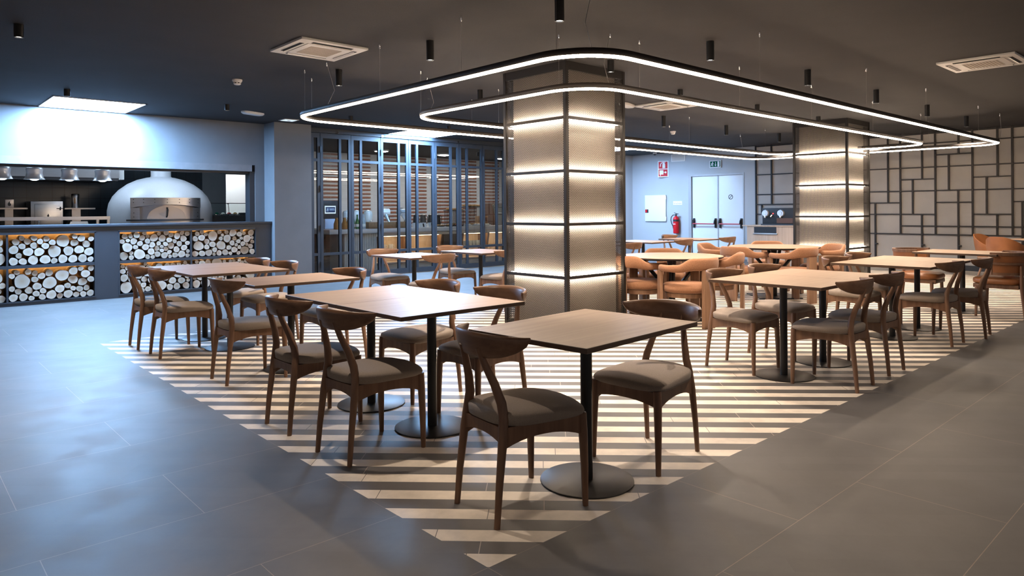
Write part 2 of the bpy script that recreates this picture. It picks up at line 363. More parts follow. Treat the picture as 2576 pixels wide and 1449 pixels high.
# kitchen side wall: strip above the serving hatch and the jamb beside it
WY = 10.35
MB_ = MB().b2(-7, 3.36, WY, WY + 0.2, 2.15, CZ)
struct(MB().b2(3.36, 3.53, WY, WY + 0.2, 1.142, CZ).build('wall_jamb', 'plaster', smooth=False), 'plaster jamb right of the kitchen hatch')
struct(MB_.build('wall_left', 'plaster', smooth=False), 'grey plaster wall above the kitchen hatch')
struct(MB().b2(-7, 3.30, WY - 0.015, WY + 0.22, 2.035, 2.15).build('trim_1', 'lintel', smooth=False), 'dark lintel board over the kitchen hatch')
struct(MB().b2(-7, 3.28, WY + 0.06, WY + 0.2, 2.0, 2.035).b2(3.27, 3.36, WY + 0.02, WY + 0.22, 1.12, 2.035).build('trim_2', 'bluesteel', smooth=False), 'blue steel shutter rail of the hatch')
struct(MB().b2(3.53, 4.23, 9.92, 10.6, 0, CZ).build('wall_pier', 'plaster', smooth=False), 'grey plaster pier between hatch and glass doors')
struct(MB().b2(3.53, 4.24, 9.905, 9.93, 0, 0.12).b2(4.23, 4.24, 9.905, 10.3, 0, 0.12).build('baseboard_pier', 'bluesteel', smooth=False), 'dark baseboard round the pier')
# back wall with emergency doors and grid
BX = 14.9
wb = MB().b2(BX, BX + 0.2, -5, 7.25, 0, CZ, 1).b2(BX, BX + 0.2, 8.92, 11.0, 0, CZ).b2(BX, BX + 0.2, 7.25, 8.92, 2.25, CZ)
wb.b2(BX - 0.012, BX, -5, 6.93, 0, CZ, 1).b2(BX - 0.006, BX, 6.93, 7.25, 0, CZ)
struct(wb.build('wall_back', ['wallpaint', 'concrete'], smooth=False), 'back wall, grey plaster and beige boards')
struct(MB().b2(BX - 0.03, BX - 0.01, -5, 6.9, 0, 0.11).build('baseboard_back', 'bluesteel', smooth=False), 'dark baseboard below the grid wall')
struct(MB().b2(10.7, BX, 10.85, 11.0, 0, CZ).b2(10.7, 10.8, 10.3, 10.85, 0, CZ).build('wall_right', 'wallpaint', smooth=False), 'plaster wall beyond the glass doors')

# grid of dark battens on the back wall
GV = [(3.785, CZ, 1.42), (3.535, CZ, 0.735), (3.105, CZ, 1.92), (3.29, 1.915, 1.165), (2.855, CZ, 0.735), (2.605, 2.415, 1.665), (2.425, CZ, 2.415), (2.435, 1.665, 0.11), (2.18, CZ, 0.735),
      (1.75, CZ, 1.92), (1.935, 1.915, 1.165), (1.505, CZ, 0.735), (1.76, 1.165, 0.735), (1.345, 1.415, 0.11), (4.055, 1.42, 0.11), (3.115, 1.165, 0.11), (6.915, CZ, 0.11), (6.495, CZ, 1.415), (6.76, 1.415, 1.165), (5.6, CZ, 0.11), (4.75, CZ, 0.11), (4.2, CZ, 0.11), (0.8, CZ, 0.735), (0.3, 2.4, 0.735)]
GH = [(6.93, -1, CZ - 0.02), (6.93, -1, 2.67), (6.93, -1, 2.165), (3.535, 2.855, 1.915), (2.855, 2.18, 2.415), (2.18, 1.505, 1.92), (6.93, -1, 1.665), (6.93, 3.535, 1.415), (2.855, 2.18, 1.412), (1.505, -1, 1.412),
      (4.2, 2.855, 1.163), (2.18, 1.505, 1.163), (3.535, -1, 0.912), (4.2, -1, 0.735), (6.93, 6.76, 1.165), (6.93, 4.2, 0.8)]
g = thing('batten_grid', 'dark steel batten grid of irregular rectangles covering the beige back wall', 'wall panelling', (BX - 0.03, 0, 0))
for y, z1, z0 in GV: MB().box((0, y, (z0 + z1) / 2), (0.034, 0.032, z1 - z0)).build('upright_batten', 'cage', g, smooth=False)
for y1, y0, z in GH: MB().box((0, (y0 + y1) / 2, z), (0.030, abs(y1 - y0), 0.024)).build('cross_batten', 'cage', g, smooth=False)
for i, (y, nm) in enumerate(((4.02, 'beside the lit column'), (3.08, 'behind the leather armchair'), (2.40, 'above the far single table'))):
    h = thing('coat_peg', 'small black peg sticking out of the back wall ' + nm, 'peg', (BX - 0.047, y, 0.51), 0, 'black pegs on the grid wall')
    MB().box((-0.02, 0, 0), (0.05, 0.06, 0.028), bev=0.004).build('stub', 'black', h)

# ------------------------------------------------------------------ emergency doors
for i, (y0, y1, ln) in enumerate(((8.03, 8.83, 'left'), (7.28, 8.03, 'right'))):
    d = MB().b2(BX + 0.03, BX + 0.08, y0 + 0.008, y1 - 0.008, 0.005, 2.2, 0, 0.004).build('door_%d' % (i + 1), 'doorwhite')
    struct(d, 'white emergency door leaf on the ' + ln)
    b = thing('push_bar', 'red panic push bar across the %s white emergency door' % ln, 'push bar', (BX + 0.03, 0, 0.93), 0, 'panic bars on the doors')
    ya, yb = y0 + 0.07, y1 - 0.07
    MB().tube([(-0.095, ya, -0.02), (-0.095, yb, -0.02)], 0.016, 12).build('bar', 'pink', b)
    for y in (ya, yb):
        mb = MB().box((-0.02, y, 0), (0.04, 0.05, 0.26), bev=0.012)
        mb.tube([(-0.03, y, 0.09), (-0.06, y, 0.06), (-0.095, y, -0.02)], [0.026, 0.026, 0.02], 8)
        mb.build('lock_case', 'black', b)
fr = MB().b2(BX - 0.015, BX + 0.1, 8.83, 8.92, 0, 2.25).b2(BX - 0.015, BX + 0.1, 7.25, 7.28, 0, 2.25).b2(BX - 0.015, BX + 0.1, 7.28, 8.83, 2.2, 2.25).b2(BX + 0.02, BX + 0.06, 8.015, 8.045, 0, 2.2)
struct(fr.build('trim_3', 'frame', smooth=False), 'grey steel frame of the emergency doors')
def onwall(x, y0, z0):
    return lambda u, v, w: (x - w, y0 - u, z0 + v)
def rect(u0, v0, u1, v1): return [(u0, v0), (u1, v0), (u1, v1), (u0, v1)]
def disc(u, v, r, n=18): return [(u + r * math.cos(2 * math.pi * i / n), v + r * math.sin(2 * math.pi * i / n)) for i in range(n)]
def stroke(pts, w):
    """polyline -> list of quads"""
    out = []
    for (a, b), (c, d) in zip(pts[:-1], pts[1:]):
        l = math.hypot(c - a, d - b) or 1; nx, ny = -(d - b) / l * w / 2, (c - a) / l * w / 2
        out.append([(a + nx, b + ny), (c + nx, d + ny), (c - nx, d - ny), (a - nx, b - ny)])
    return out
# no-entry ring on the right leaf
f = onwall(BX + 0.03, 7.66, 1.62); mb = MB()
ring = [(0.058 * math.cos(2 * math.pi * i / 24), 0.058 * math.sin(2 * math.pi * i / 24)) for i in range(25)]
for q in stroke(ring, 0.016) + stroke([(-0.04, -0.04), (0.04, 0.04)], 0.014): mb.prism(q, f, 0.003)
tag(mb.build('door_sign', 'signblack', smooth=False), 'black circle with a slash stuck on the right emergency door', 'sign')
# exit sign: running figure, arrow, door
e = thing('exit_sign', 'green emergency exit sign with running figure over the white double doors', 'sign', (BX - 0.012, 8.24, 2.41))
ff = lambda u, v, w: (-w, -u, v)
MB().prism(rect(0, 0, 0.335, 0.19), ff, 0.02).build('plate', 'signwhite', e, smooth=False)
MB().prism(rect(0.015, 0.018, 0.32, 0.172), lambda u, v, w: (-0.0205 - w, -u, v), 0.002).build('green_field', 'green', e, smooth=False)
f3 = lambda u, v, w: (-0.0235 - w, -u, v); mb = MB()
mb.prism(disc(0.095, 0.145, 0.014), f3, 0.002)
for pl, w in (([(0.088, 0.128), (0.072, 0.085)], 0.026), ([(0.088, 0.122), (0.058, 0.112), (0.045, 0.09)], 0.011), ([(0.09, 0.122), (0.112, 0.10), (0.125, 0.112)], 0.011), ([(0.075, 0.085), (0.10, 0.07), (0.10, 0.035)], 0.014), ([(0.07, 0.085), (0.055, 0.055), (0.03, 0.052)], 0.014)):
    for q in stroke(pl, w): mb.prism(q, f3, 0.002)
for q in stroke([(0.178, 0.15), (0.178, 0.06)], 0.014): mb.prism(q, f3, 0.002)
mb.prism([(0.178, 0.035), (0.207, 0.08), (0.19, 0.08), (0.178, 0.06), (0.166, 0.08), (0.149, 0.08)], f3, 0.002)
mb.prism(rect(0.237, 0.028, 0.297, 0.163), f3, 0.002); mb.build('pictogram', 'signwhite', e, smooth=False)
# projecting fire sign (three sided prism)
s = thing('fire_sign', 'red and white projecting fire sign with extinguisher and hose symbols', 'sign', (BX - 0.006, 9.90, 2.22))
ax, ay = -0.13, -0.06; rx, ry = 0.0, -0.33
MB().rings([[(0, 0, z), (ax, ay, z), (rx, ry, z)] for z in (0, 0.46)]).build('body', 'signwhite', s, smooth=False)
un = Vector((rx - ax, ry - ay, 0)); ul = un.length; un.normalize(); nn = Vector((un.y, -un.x, 0))
if nn.x > 0: nn = -nn
def onface(u, v, w): p = Vector((ax, ay, 0)) + un * u + nn * (0.002 + w); return (p.x, p.y, v)
mr = MB()
for v0 in (0.025, 0.24): mr.prism(rect(0.02, v0, ul - 0.03, v0 + 0.195), onface, 0.003)
mr.build('red_field', 'red', s, smooth=False)
mp_ = MB(); of2 = lambda u, v, w: onface(u, v, 0.004 + w)
mp_.prism(rect(0.13, 0.255, 0.205, 0.365) , of2, 0.003).prism(disc(0.168, 0.375, 0.034), of2, 0.003)
for q in stroke([(0.16, 0.41), (0.10, 0.405), (0.075, 0.36), (0.07, 0.30)], 0.018) + stroke([(0.13, 0.42), (0.215, 0.42)], 0.014): mp_.prism(q, of2, 0.003)
mp_.prism(rect(0.045, 0.075, 0.155, 0.195), of2, 0.003).prism(disc(0.215, 0.135, 0.026), of2, 0.003)
for q in stroke([(0.155, 0.135), (0.20, 0.135)], 0.012) + stroke([(0.07, 0.075), (0.07, 0.04)], 0.02): mp_.prism(q, of2, 0.003)
mp_.build('symbols', 'signwhite', s, smooth=False)
# air vent, camera, hatch, little plate, extinguisher
v = thing('air_vent', 'white slatted air vent high on the blue lit wall', 'vent', (BX - 0.007, 9.245, 2.745))
MB().box((-0.006, 0, 0), (0.012, 0.46, 0.21), bev=0.003).build('vent_frame', 'white', v)
MB().box((-0.013, 0, 0), (0.004, 0.40, 0.16)).build('backing', 'grille', v)
mb = MB()
for k in range(9): mb.box((-0.016, 0, -0.07 + k * 0.0175), (0.006, 0.40, 0.006), Matrix.Rotation(R(25), 4, 'Y'))
mb.build('slats', 'white', v, smooth=False)
c = thing('security_camera', 'small white dome camera under the ceiling by the fire sign', 'camera', (14.5, 9.75, CZ))
MB().lathe([(0.055, 0), (0.06, -0.02), (0.05, -0.035)], 20).build('housing', 'white', c); MB().lathe([(0.042, -0.034), (0.036, -0.06), (0.015, -0.075), (0.002, -0.077)], 16).build('dome', 'signblack', c)
h = thing('hose_cabinet', 'white square hose cabinet flush on the blue lit wall', 'cabinet', (BX - 0.006, 10.01, 0.96))
MB().box((-0.02, 0, 0.38), (0.04, 0.72, 0.75), bev=0.006).build('cabinet_door', 'doorwhite', h)
MB().box((-0.03, -0.365, 0.68), (0.02, 0.02, 0.10), bev=0.004).box((-0.03, -0.365, 0.09), (0.02, 0.02, 0.10), bev=0.004).build('hinge', 'white', h)
MB().box((-0.044, 0.29, 0.30), (0.014, 0.11, 0.10), bev=0.004).build('call_point', 'signblack', h); MB().box((-0.053, 0.305, 0.30), (0.008, 0.06, 0.085), bev=0.003).build('glass_plate', 'red', h)
p = thing('instruction_plate', 'small white instruction plate with tiny pictograms above the extinguisher', 'sign', (BX - 0.006, 9.275, 1.48))
MB().box((-0.003, 0, 0), (0.006, 0.29, 0.11)).build('plate', 'signwhite', p, smooth=False)
mb = MB(); fu = lambda u, v, w: (-0.0065 - w, -u, v)
for u in (-0.10, -0.045, 0.01, 0.06, 0.105): mb.prism(rect(u - 0.014, -0.035, u + 0.014, -0.002), fu, 0.002)
for u in (-0.09, 0.0, 0.09): mb.prism(rect(u - 0.03, 0.02, u + 0.03, 0.027), fu, 0.002)
mb.build('pictograms', 'grille', p, smooth=False)
x = thing('fire_extinguisher', 'red fire extinguisher hanging on the wall left of the white doors', 'fire extinguisher', (BX - 0.10, 9.27, 0.63))
MB().lathe([(0.06, 0), (0.078, 0.012), (0.08, 0.03), (0.08, 0.40), (0.07, 0.44), (0.04, 0.475), (0.022, 0.49)], 24).build('cylinder', 'red', x)
MB().lathe([(0.0805, 0.335), (0.0812, 0.34), (0.0812, 0.385), (0.0805, 0.39)], 24, cap=False).build('dark_band', 'signblack', x)
mb = MB()
for a_ in (-28, -8, 12): 
    w = R(180 + a_); mb.box((0.0805 * math.cos(w), 0.0805 * math.sin(w), 0.265), (0.004, 0.018, 0.02), Matrix.Rotation(w, 4, 'Z'))
mb.build('label_marks', 'signwhite', x, smooth=False)
MB().lathe([(0.022, 0.48), (0.024, 0.53), (0.014, 0.55)], 14).box((-0.02, -0.02, 0.56), (0.025, 0.13, 0.012), Matrix.Rotation(R(18), 4, 'X')).box((-0.02, -0.03, 0.535), (0.025, 0.13, 0.012), Matrix.Rotation(R(-14), 4, 'X')).build('valve_lever', 'black', x)
MB().tube([(0, 0.03, 0.52), (0, 0.10, 0.515), (0, 0.155, 0.46), (0, 0.17, 0.38), (0, 0.145, 0.28), (0, 0.10, 0.20), (0, 0.085, 0.14)], [0.011] * 5 + [0.013, 0.018], 10).build('hose', 'black', x)
MB().box((0.088, 0, 0.25), (0.02, 0.05, 0.16)).build('wall_bracket', 'black', x, smooth=False)
# ------------------------------------------------------------------ dining chair (faces +x)
def make_dining_chair():
    t = thing('dining_chair', 'proto', 'chair')
    # seat pad: rounded trapezoid, domed across and dropping at the front corners
    def outline(sx, n=56):
        pts = []
        for i in range(n):
            a = 2 * math.pi * i / n; c, s_ = math.cos(a), math.sin(a)
            e = 0.34 if c > 0 else 0.62
            u = abs(c) ** e * (1 if c > 0 else -1); w = abs(s_) ** (0.42 if c > 0 else 0.6) * (1 if s_ > 0 else -1)
            x = 0.02 + (0.222 + 0.016 * (1 - w * w) * (c > 0)) * u; half = 0.190 + 0.045 * (u + 1) / 2
            pts.append((0.02 + (x - 0.02) * sx, w * half * sx))
        return pts
    def ztop(x, y):
        q = (x + 0.2) / 0.44
        return 0.468 - (0.028 * (0.45 + 0.55 * q)) * (abs(y) / 0.235) ** 2.0 - 0.013 * max(0, (x - 0.06) / 0.18) ** 2
    rings = []
    for sx, dz in ((0.92, -0.034), (0.985, -0.027), (1.0, -0.017), (0.988, -0.007), (0.95, -0.001), (0.85, 0.003), (0.7, 0.004), (0.5, 0.004), (0.3, 0.004), (0.15, 0.004), (0.02, 0.004)):
        rings.append([(x, y, (ztop(x, y) + dz) if sx < 0.99 and dz > -0.02 else (0.405 if dz < -0.03 else 0.413 if dz < -0.02 else ztop(x, y) - 0.016)) for x, y in outline(sx)])
    MB().rings(rings).build('seat', 'fabric', t, ang=70)
    # backrest: crescent board, ends pointed and wrapping forward
    nu, k = 30, 12; rr = []
    for i in range(nu + 1):
        u = -1 + 2 * i / nu; au = abs(u)
        h = 0.100 * max(0.0, 1 - au ** 2.3) ** 0.62 + 0.012
        x = -0.252 + 0.150 * au ** 2.1; y = 0.243 * math.sin(u * 1.12) / math.sin(1.12)
        tx, ty = 0.150 * 2.1 * au ** 1.1 * (1 if u > 0 else -1), 0.243 * 1.12 * math.cos(u * 1.12) / math.sin(1.12)
        l = math.hypot(tx, ty); nx, ny = -ty / l, tx / l           # outward (towards the back)
        if nx > 0: nx, ny = -nx, -ny
        zt = 0.802 - 0.016 * au ** 1.5; zm = zt - h / 2
        th = 0.013 * (1 - 0.35 * au ** 4)
        sec = []
        for j in range(k):
            a = 2 * math.pi * j / k; ca, sa = math.cos(a), math.sin(a)
            p = abs(ca) ** 0.75 * (1 if ca > 0 else -1); q = abs(sa) ** 0.75 * (1 if sa > 0 else -1)
            z = zm + q * h / 2; o = p * th
            sec.append((x + nx * o - 0.20 * (z - 0.75), y + ny * o, z))
        rr.append(sec)
    MB().rings(rr).build('backrest', 'chairback', t, ang=60)
    for sy in (1, -1):
        MB().tube([(-0.222, sy * 0.159, 0.0), (-0.208, sy * 0.156, 0.16), (-0.186, sy * 0.150, 0.34), (-0.172, sy * 0.140, 0.44), (-0.172, sy * 0.124, 0.50), (-0.192, sy * 0.102, 0.58), (-0.222, sy * 0.078, 0.66), (-0.247, sy * 0.064, 0.735)],
                  [0.0135, 0.0165, 0.0205, 0.0225, 0.0220, 0.0195, 0.0170, 0.0150], 12, flat=0.86, ref=(1, 0, 0)).build('leg', 'chair', t, ang=60)
    for sy in (1, -1):
        MB().tube([(0.224, sy * 0.200, 0.0), (0.221, sy * 0.198, 0.18), (0.217, sy * 0.194, 0.33), (0.215, sy * 0.190, 0.412)], [0.0130, 0.0175, 0.0205, 0.0205], 12).build('leg', 'chair', t, ang=60)
    def rail(a, b, top0, top1, ends, midh, th=0.011):
        n = 10; rings = []
        A, B = Vector(a), Vector(b); d = (B - A); d.z = 0; d.normalize(); nr = Vector((-d.y, d.x, 0)) * th
        for i in range(n + 1):
            q = i / n; p = A.lerp(B, q); zt = top0 + (top1 - top0) * q; hh = midh + (ends - midh) * abs(2 * q - 1) ** 2.2
            rings.append([(p.x + nr.x, p.y + nr.y, zt), (p.x - nr.x, p.y - nr.y, zt), (p.x - nr.x, p.y - nr.y, zt - hh), (p.x + nr.x, p.y + nr.y, zt - hh)])
        return MB().rings(rings)
    for sy in (1, -1): rail((-0.178, sy * 0.146, 0), (0.214, sy * 0.188, 0), 0.405, 0.404, 0.088, 0.052).build('side_rail', 'chair', t)
    rail((0.214, 0.188, 0), (0.214, -0.188, 0), 0.404, 0.404, 0.075, 0.052).build('front_rail', 'chair', t)
    rail((-0.180, 0.145, 0), (-0.180, -0.145, 0), 0.405, 0.405, 0.07, 0.045).build('back_rail', 'chair', t)
    return t
DC = make_dining_chair()
DG = 'dining chairs at the rectangular tables'
CH = [
    (0.467, 0.340, -7, 'oak dining chair nearest the camera, left of the front single table, back to us'),
    (1.392, 0.305, 183, 'stained oak dining chair on the right side of the front single table, seat facing left'),
    (0.350, 1.425, 3, 'dining chair left of the second table group, nearer of its two, behind the front chair'),
    (0.350, 2.100, 0, 'dining chair left of the second table group, farther of its two'),
    (1.262, 1.510, 180, 'dining chair right of the second table group, nearer of its two, behind the front chair'),
    (1.245, 2.185, 180, 'dining chair right of the second table group, farther of its two, beside the pedestal'),
    (0.515, 3.535, 0, 'dining chair on the left of the single table in the middle of the left row'),
    (1.345, 3.660, 181, 'dining chair on the right of the single table in the middle of the left row'),
    (0.440, 4.925, -1, 'dining chair left of the table group nearest the log wall, nearer of its two'),
    (0.415, 5.535, -1, 'leftmost dining chair, on the left of the table group nearest the log wall'),
    (1.330, 4.990, 181, 'dining chair right of the table group nearest the log wall, nearer of its two'),
    (1.310, 5.640, 179, 'dining chair right of the table group nearest the log wall, farther of its two'),
    (3.610, 0.265, 92, 'nearer dining chair on the aisle side of the first right hand table group'),
    (4.310, 0.290, 90, 'farther dining chair on the aisle side of the first right hand table group'),
    (3.620, 1.025, -90, 'left dining chair on the far side of the first right hand table group'),
    (4.350, 1.045, -90, 'right dining chair on the far side of the first right hand table group'),
    (5.950, 0.300, 88, 'nearer dining chair on the aisle side of the second right hand table group'),
    (6.600, 0.215, 97, 'dining chair of the second right hand group pulled out over the grey aisle tiles'),
    (5.830, 1.020, -90, 'left dining chair on the far side of the second right hand table group'),
    (6.640, 1.100, -92, 'dining chair of the second right hand group that stands before the far column'),
    (3.330, 4.930, 90, 'pale lit dining chair in front of the table before the glass doors, back to us'),
    (3.400, 6.060, -91, 'pale lit dining chair behind the table before the glass doors, facing us'),
    (4.480, 4.950, 90, 'dining chair at the glass door tables, half hidden by the near column'),
    (4.560, 6.080, -90, 'dining chair behind the second table by the glass doors, facing us'),
    (7.060, 4.950, 90, 'dining chair back just right of the near column, at the tables by the blue wall'),
    (8.560, 5.000, 90, 'dining chair in front of the table below the fire extinguisher, back to us'),
    (9.900, 4.960, 90, 'dining chair in front of the white double doors, at the rightmost back table'),
    (10.10, 6.080, -90, 'dining chair behind the back tables, under the fire extinguisher, facing us'),
]
for x, y, a, lb in CH: place(DC, USED, (x, y, 0), R(a), lb, DG)

# ------------------------------------------------------------------ rectangular pedestal tables (long side along x)
def make_table(sx, sy, pos, lb, rz=0.0):
    t = thing('dining_table', lb, 'table', (pos[0], pos[1], 0), rz, 'rectangular oak topped pedestal tables')
    o = MB().box((0, 0, 0.7385), (sx, sy, 0.023), bev=0.0015, seg=1).build('table_top', ['top', 'edge'], t, smooth=False)
    for p in o.data.polygons:
        if abs(p.normal.z) < 0.8 or p.normal.z < 0: p.material_index = 1
    MB().tube([(0, 0, 0.008), (0, 0, 0.727)], 0.0285, 20).build('column', 'black', t)
    MB().lathe([(0.221, 0.0), (0.226, 0.002), (0.226, 0.006), (0.222, 0.008), (0.001, 0.0085)], 56).build('base_plate', 'basem', t)
    MB().box((0, 0, 0.722), (0.30, 0.30, 0.010)).build('top_plate', 'black', t, smooth=False)
    return t
for a in [
    (0.90, 0.70, (0.885, 0.300), 'single oak topped table in the foreground with round black pedestal base', R(4)),
    (0.90, 0.70, (0.835, 1.500), 'near half of the joined oak tables of the second group, behind the front table'),
    (0.90, 0.70, (0.835, 2.202), 'far half of the joined oak tables of the second group'),
    (0.90, 0.70, (0.915, 3.615), 'single brown oak table in the middle of the left row'),
    (0.90, 0.70, (0.880, 4.890), 'near half of the joined tables closest to the log wall'),
    (0.90, 0.70, (0.880, 5.592), 'far half of the joined tables closest to the log wall'),
    (0.70, 0.90, (3.590, 0.640), 'left half of the joined pale oak tables in the first right hand group'),
    (0.70, 0.90, (4.292, 0.640), 'right half of the joined pale oak tables in the first right hand group'),
    (0.74, 0.92, (5.950, 0.660), 'left half of the joined pale oak tables in the second right hand group'),
    (0.74, 0.92, (6.692, 0.660), 'right half of the joined pale oak tables in the second right hand group'),
    (0.80, 0.90, (8.410, 0.680), 'single pale oak table far right, between the leather armchairs'),
    (0.72, 0.90, (3.380, 5.400), 'oak table before the glass doors with a white sheen on its top'),
    (0.72, 0.90, (4.520, 5.450), 'oak table by the glass doors next to the near column'),
    (0.72, 0.90, (6.980, 5.480), 'oak table just behind the near column, by the blue lit wall'),
    (0.72, 0.90, (8.310, 5.530), 'oak table below the fire extinguisher'),
    (0.72, 0.90, (9.680, 5.480), 'oak table in front of the white double doors'),
]: make_table(*a)

# ------------------------------------------------------------------ round tables
def make_round_table(pos, r, lb, grp):
    t = thing('round_table', lb, 'table', (pos[0], pos[1], 0), 0.3, grp)
    MB().lathe([(r - 0.02, 0.722), (r - 0.003, 0.732), (r, 0.742), (r - 0.002, 0.748), (0.001, 0.7495)], 72).build('table_top', ['top', 'edge'], t)
    MB().lathe([(r - 0.02, 0.7205), (r + 0.002, 0.731), (r + 0.002, 0.7435), (r, 0.7435)], 72, cap=False).build('edge_band', 'black', t)
    MB().tube([(0, 0, 0.01), (0, 0, 0.72)], 0.045, 20).build('column', 'black', t)
    for k in range(4):
        w = math.pi / 2 * k + 0.4
        MB().tube([(0.03 * math.cos(w), 0.03 * math.sin(w), 0.30), (0.36 * math.cos(w), 0.36 * math.sin(w), 0.715)], 0.024, 8).build('strut', 'black', t)
    MB().box((0, 0, 0.006), (0.62, 0.62, 0.012), Matrix.Rotation(0.5, 4, 'Z'), bev=0.003).build('base_plate', 'black', t)
    return t
RG = 'round dark edged tables'
make_round_table((5.47, 2.98), 0.61, 'round oak table with black edge right behind the near column', RG)
make_round_table((8.22, 3.07), 0.64, 'round oak table with black edge before the back column, among terracotta armchairs', RG)
make_round_table((13.05, 0.55), 0.60, 'round wooden table at the right edge by the grid wall, among leather tub chairs', RG)

# ------------------------------------------------------------------ terracotta armchair (faces +x)
def sstep(a, b, x):
    q = min(1, max(0, (x - a) / (b - a))); return q * q * (3 - 2 * q)
def make_armchair():
    t = thing('terracotta_armchair', 'proto', 'armchair')
    MB().lathe([(0.02, 0.375), (0.235, 0.376), (0.268, 0.392), (0.275, 0.42), (0.268, 0.452), (0.235, 0.474), (0.12, 0.484), (0.01, 0.486)], 40, c=(0.015, 0, 0)).build('seat', 'terracotta', t, ang=70)
    MB().lathe([(0.20, 0.318), (0.232, 0.322), (0.236, 0.372), (0.2, 0.374)], 32, c=(0.015, 0, 0)).build('seat_frame', 'oak', t)
    n, k = 46, 12; rr = []
    for i in range(n + 1):
        a = -124 + 248 * i / n; b = abs(a); w = R(180 + a)
        hb = 1 - sstep(30, 88, b)
        zb = 0.612 + 0.022 * hb - 0.012 * math.sin(math.pi * hb); zt = 0.688 + 0.085 * hb - 0.028 * math.sin(math.pi * hb) ** 2
        r0 = 0.305 + 0.01 * hb; th = 0.031 - 0.006 * hb
        e = min(1.0, (124 - b) / 6.0); e = math.sqrt(max(0.04, 1 - (1 - e) ** 2))
        sec = []
        for j in range(k):
            c = 2 * math.pi * j / k; ca, sa = math.cos(c), math.sin(c)
            p = abs(ca) ** 0.8 * (1 if ca > 0 else -1); q = abs(sa) ** 0.8 * (1 if sa > 0 else -1)
            z = (zb + zt) / 2 + q * (zt - zb) / 2 * e; rad = r0 + p * th * e + 0.10 * max(0, z - 0.62) * hb
            sec.append((rad * math.cos(w), rad * 0.98 * math.sin(w), z))
        rr.append(sec)
    MB().rings(rr).build('backrest', 'terracotta', t, ang=70)
    for sy in (1, -1):
        MB().box((0.150, sy * 0.272, 0.310), (0.105, 0.040, 0.62), Matrix.Rotation(R(-sy * 28), 4, 'Z'), bev=0.006).build('leg', 'oak', t)
    MB().box((-0.318, 0, 0.320), (0.042, 0.165, 0.64), bev=0.006).build('leg', 'oak', t)
    return t
AC_ = make_armchair()
AG = 'terracotta armchairs round the dark edged tables'
for x, y, a, lb in [
    (5.13, 2.53, 78, 'terracotta armchair in front of the nearer round table, broad oak slab leg towards us'),
    (6.03, 2.72, 114, 'terracotta armchair on the right of the nearer round table, high rounded back end'),
    (5.07, 3.14, -8, 'terracotta armchair tucked beside the near column, one arm showing'),
    (6.12, 3.52, 222, 'terracotta armchair behind the right side of the nearer round table'),
    (5.42, 3.72, 275, 'terracotta armchair behind the nearer round table, just right of the near column'),
    (7.63, 3.22, -4, 'terracotta armchair left of the farther round table, seen from its side'),
    (7.86, 2.62, 78, 'terracotta armchair in front of the farther round table, oak slab leg towards us'),
    (8.82, 2.64, 148, 'terracotta armchair right of the farther round table, its open front to the left'),
    (8.05, 3.86, -80, 'terracotta armchair behind the farther round table, below the white doors'),
    (8.98, 3.55, 212, 'terracotta armchair behind the right side of the farther round table'),
]: place(AC_, USED, (x, y, 0), R(a), lb, AG)

# ------------------------------------------------------------------ leather armchairs with wooden frame (face +x)
def make_leather_chair():
    t = thing('leather_armchair', 'proto', 'armchair')
    MB().rings([[(0.02 + sx * 0.26 * abs(math.cos(a)) ** 0.6 * (1 if math.cos(a) > 0 else -1), sx * 0.255 * abs(math.sin(a)) ** 0.6 * (1 if math.sin(a) > 0 else -1), z) for a in (2 * math.pi * i / 40 for i in range(40))]
                for sx, z in ((0.9, 0.39), (0.98, 0.40), (1.0, 0.425), (0.98, 0.45), (0.88, 0.465), (0.5, 0.472), (0.02, 0.473))]).build('seat', 'leather', t, ang=70)
    MB().box((0.02, 0, 0.365), (0.46, 0.42, 0.05), bev=0.01).build('seat_frame', 'chair', t)
    def band(th, r, z0, z1, amax, n=32):
        rr = []
        for i in range(n + 1):
            w = R(180 - amax + 2 * amax * i / n); lean = 0.06
            rr.append([((r + o + lean * (z - 0.5)) * math.cos(w), (r + o + lean * (z - 0.5)) * math.sin(w) * 0.98, z) for o, z in ((-th, z0), (th, z0), (th, z1), (-th, z1))])
        return MB().rings(rr)
    band(0.014, 0.268, 0.53, 0.745, 96).build('back_upholstery', 'leather', t)
    fr = band(0.016, 0.275, 0.735, 0.772, 100)
    fr.build('top_rail', 'chair', t)
    band(0.013, 0.272, 0.505, 0.535, 100).build('lower_rail', 'chair', t)
    band(0.006, 0.296, 0.630, 0.655, 98).build('middle_rail', 'chair', t)
    for s_ in (1, -1):
        w = R(180 + s_ * 99)
        MB().tube([(0.272 * math.cos(w), 0.268 * math.sin(w), 0.51), (0.284 * math.cos(w), 0.28 * math.sin(w), 0.765)], 0.017, 8).build('arm_post', 'chair', t)
        MB().tube([(0.215, s_ * 0.235, 0), (0.205, s_ * 0.222, 0.36)], [0.014, 0.022], 10).build('leg', 'chair', t)
        MB().tube([(-0.27, s_ * 0.215, 0), (-0.235, s_ * 0.195, 0.36), (-0.235, s_ * 0.200, 0.62)], [0.014, 0.021, 0.017], 10).build('leg', 'chair', t)
    return t
LC = make_leather_chair()
for x, y, a, lb in [(8.36, 0.255, 90, 'tan leather armchair with wooden frame cut by the right edge, back to us'), (8.42, 1.18, -88, 'tan leather armchair with wooden frame behind the far single table, facing us')]:
    place(LC, USED, (x, y, 0), R(a), lb, 'leather armchairs at the far single table')
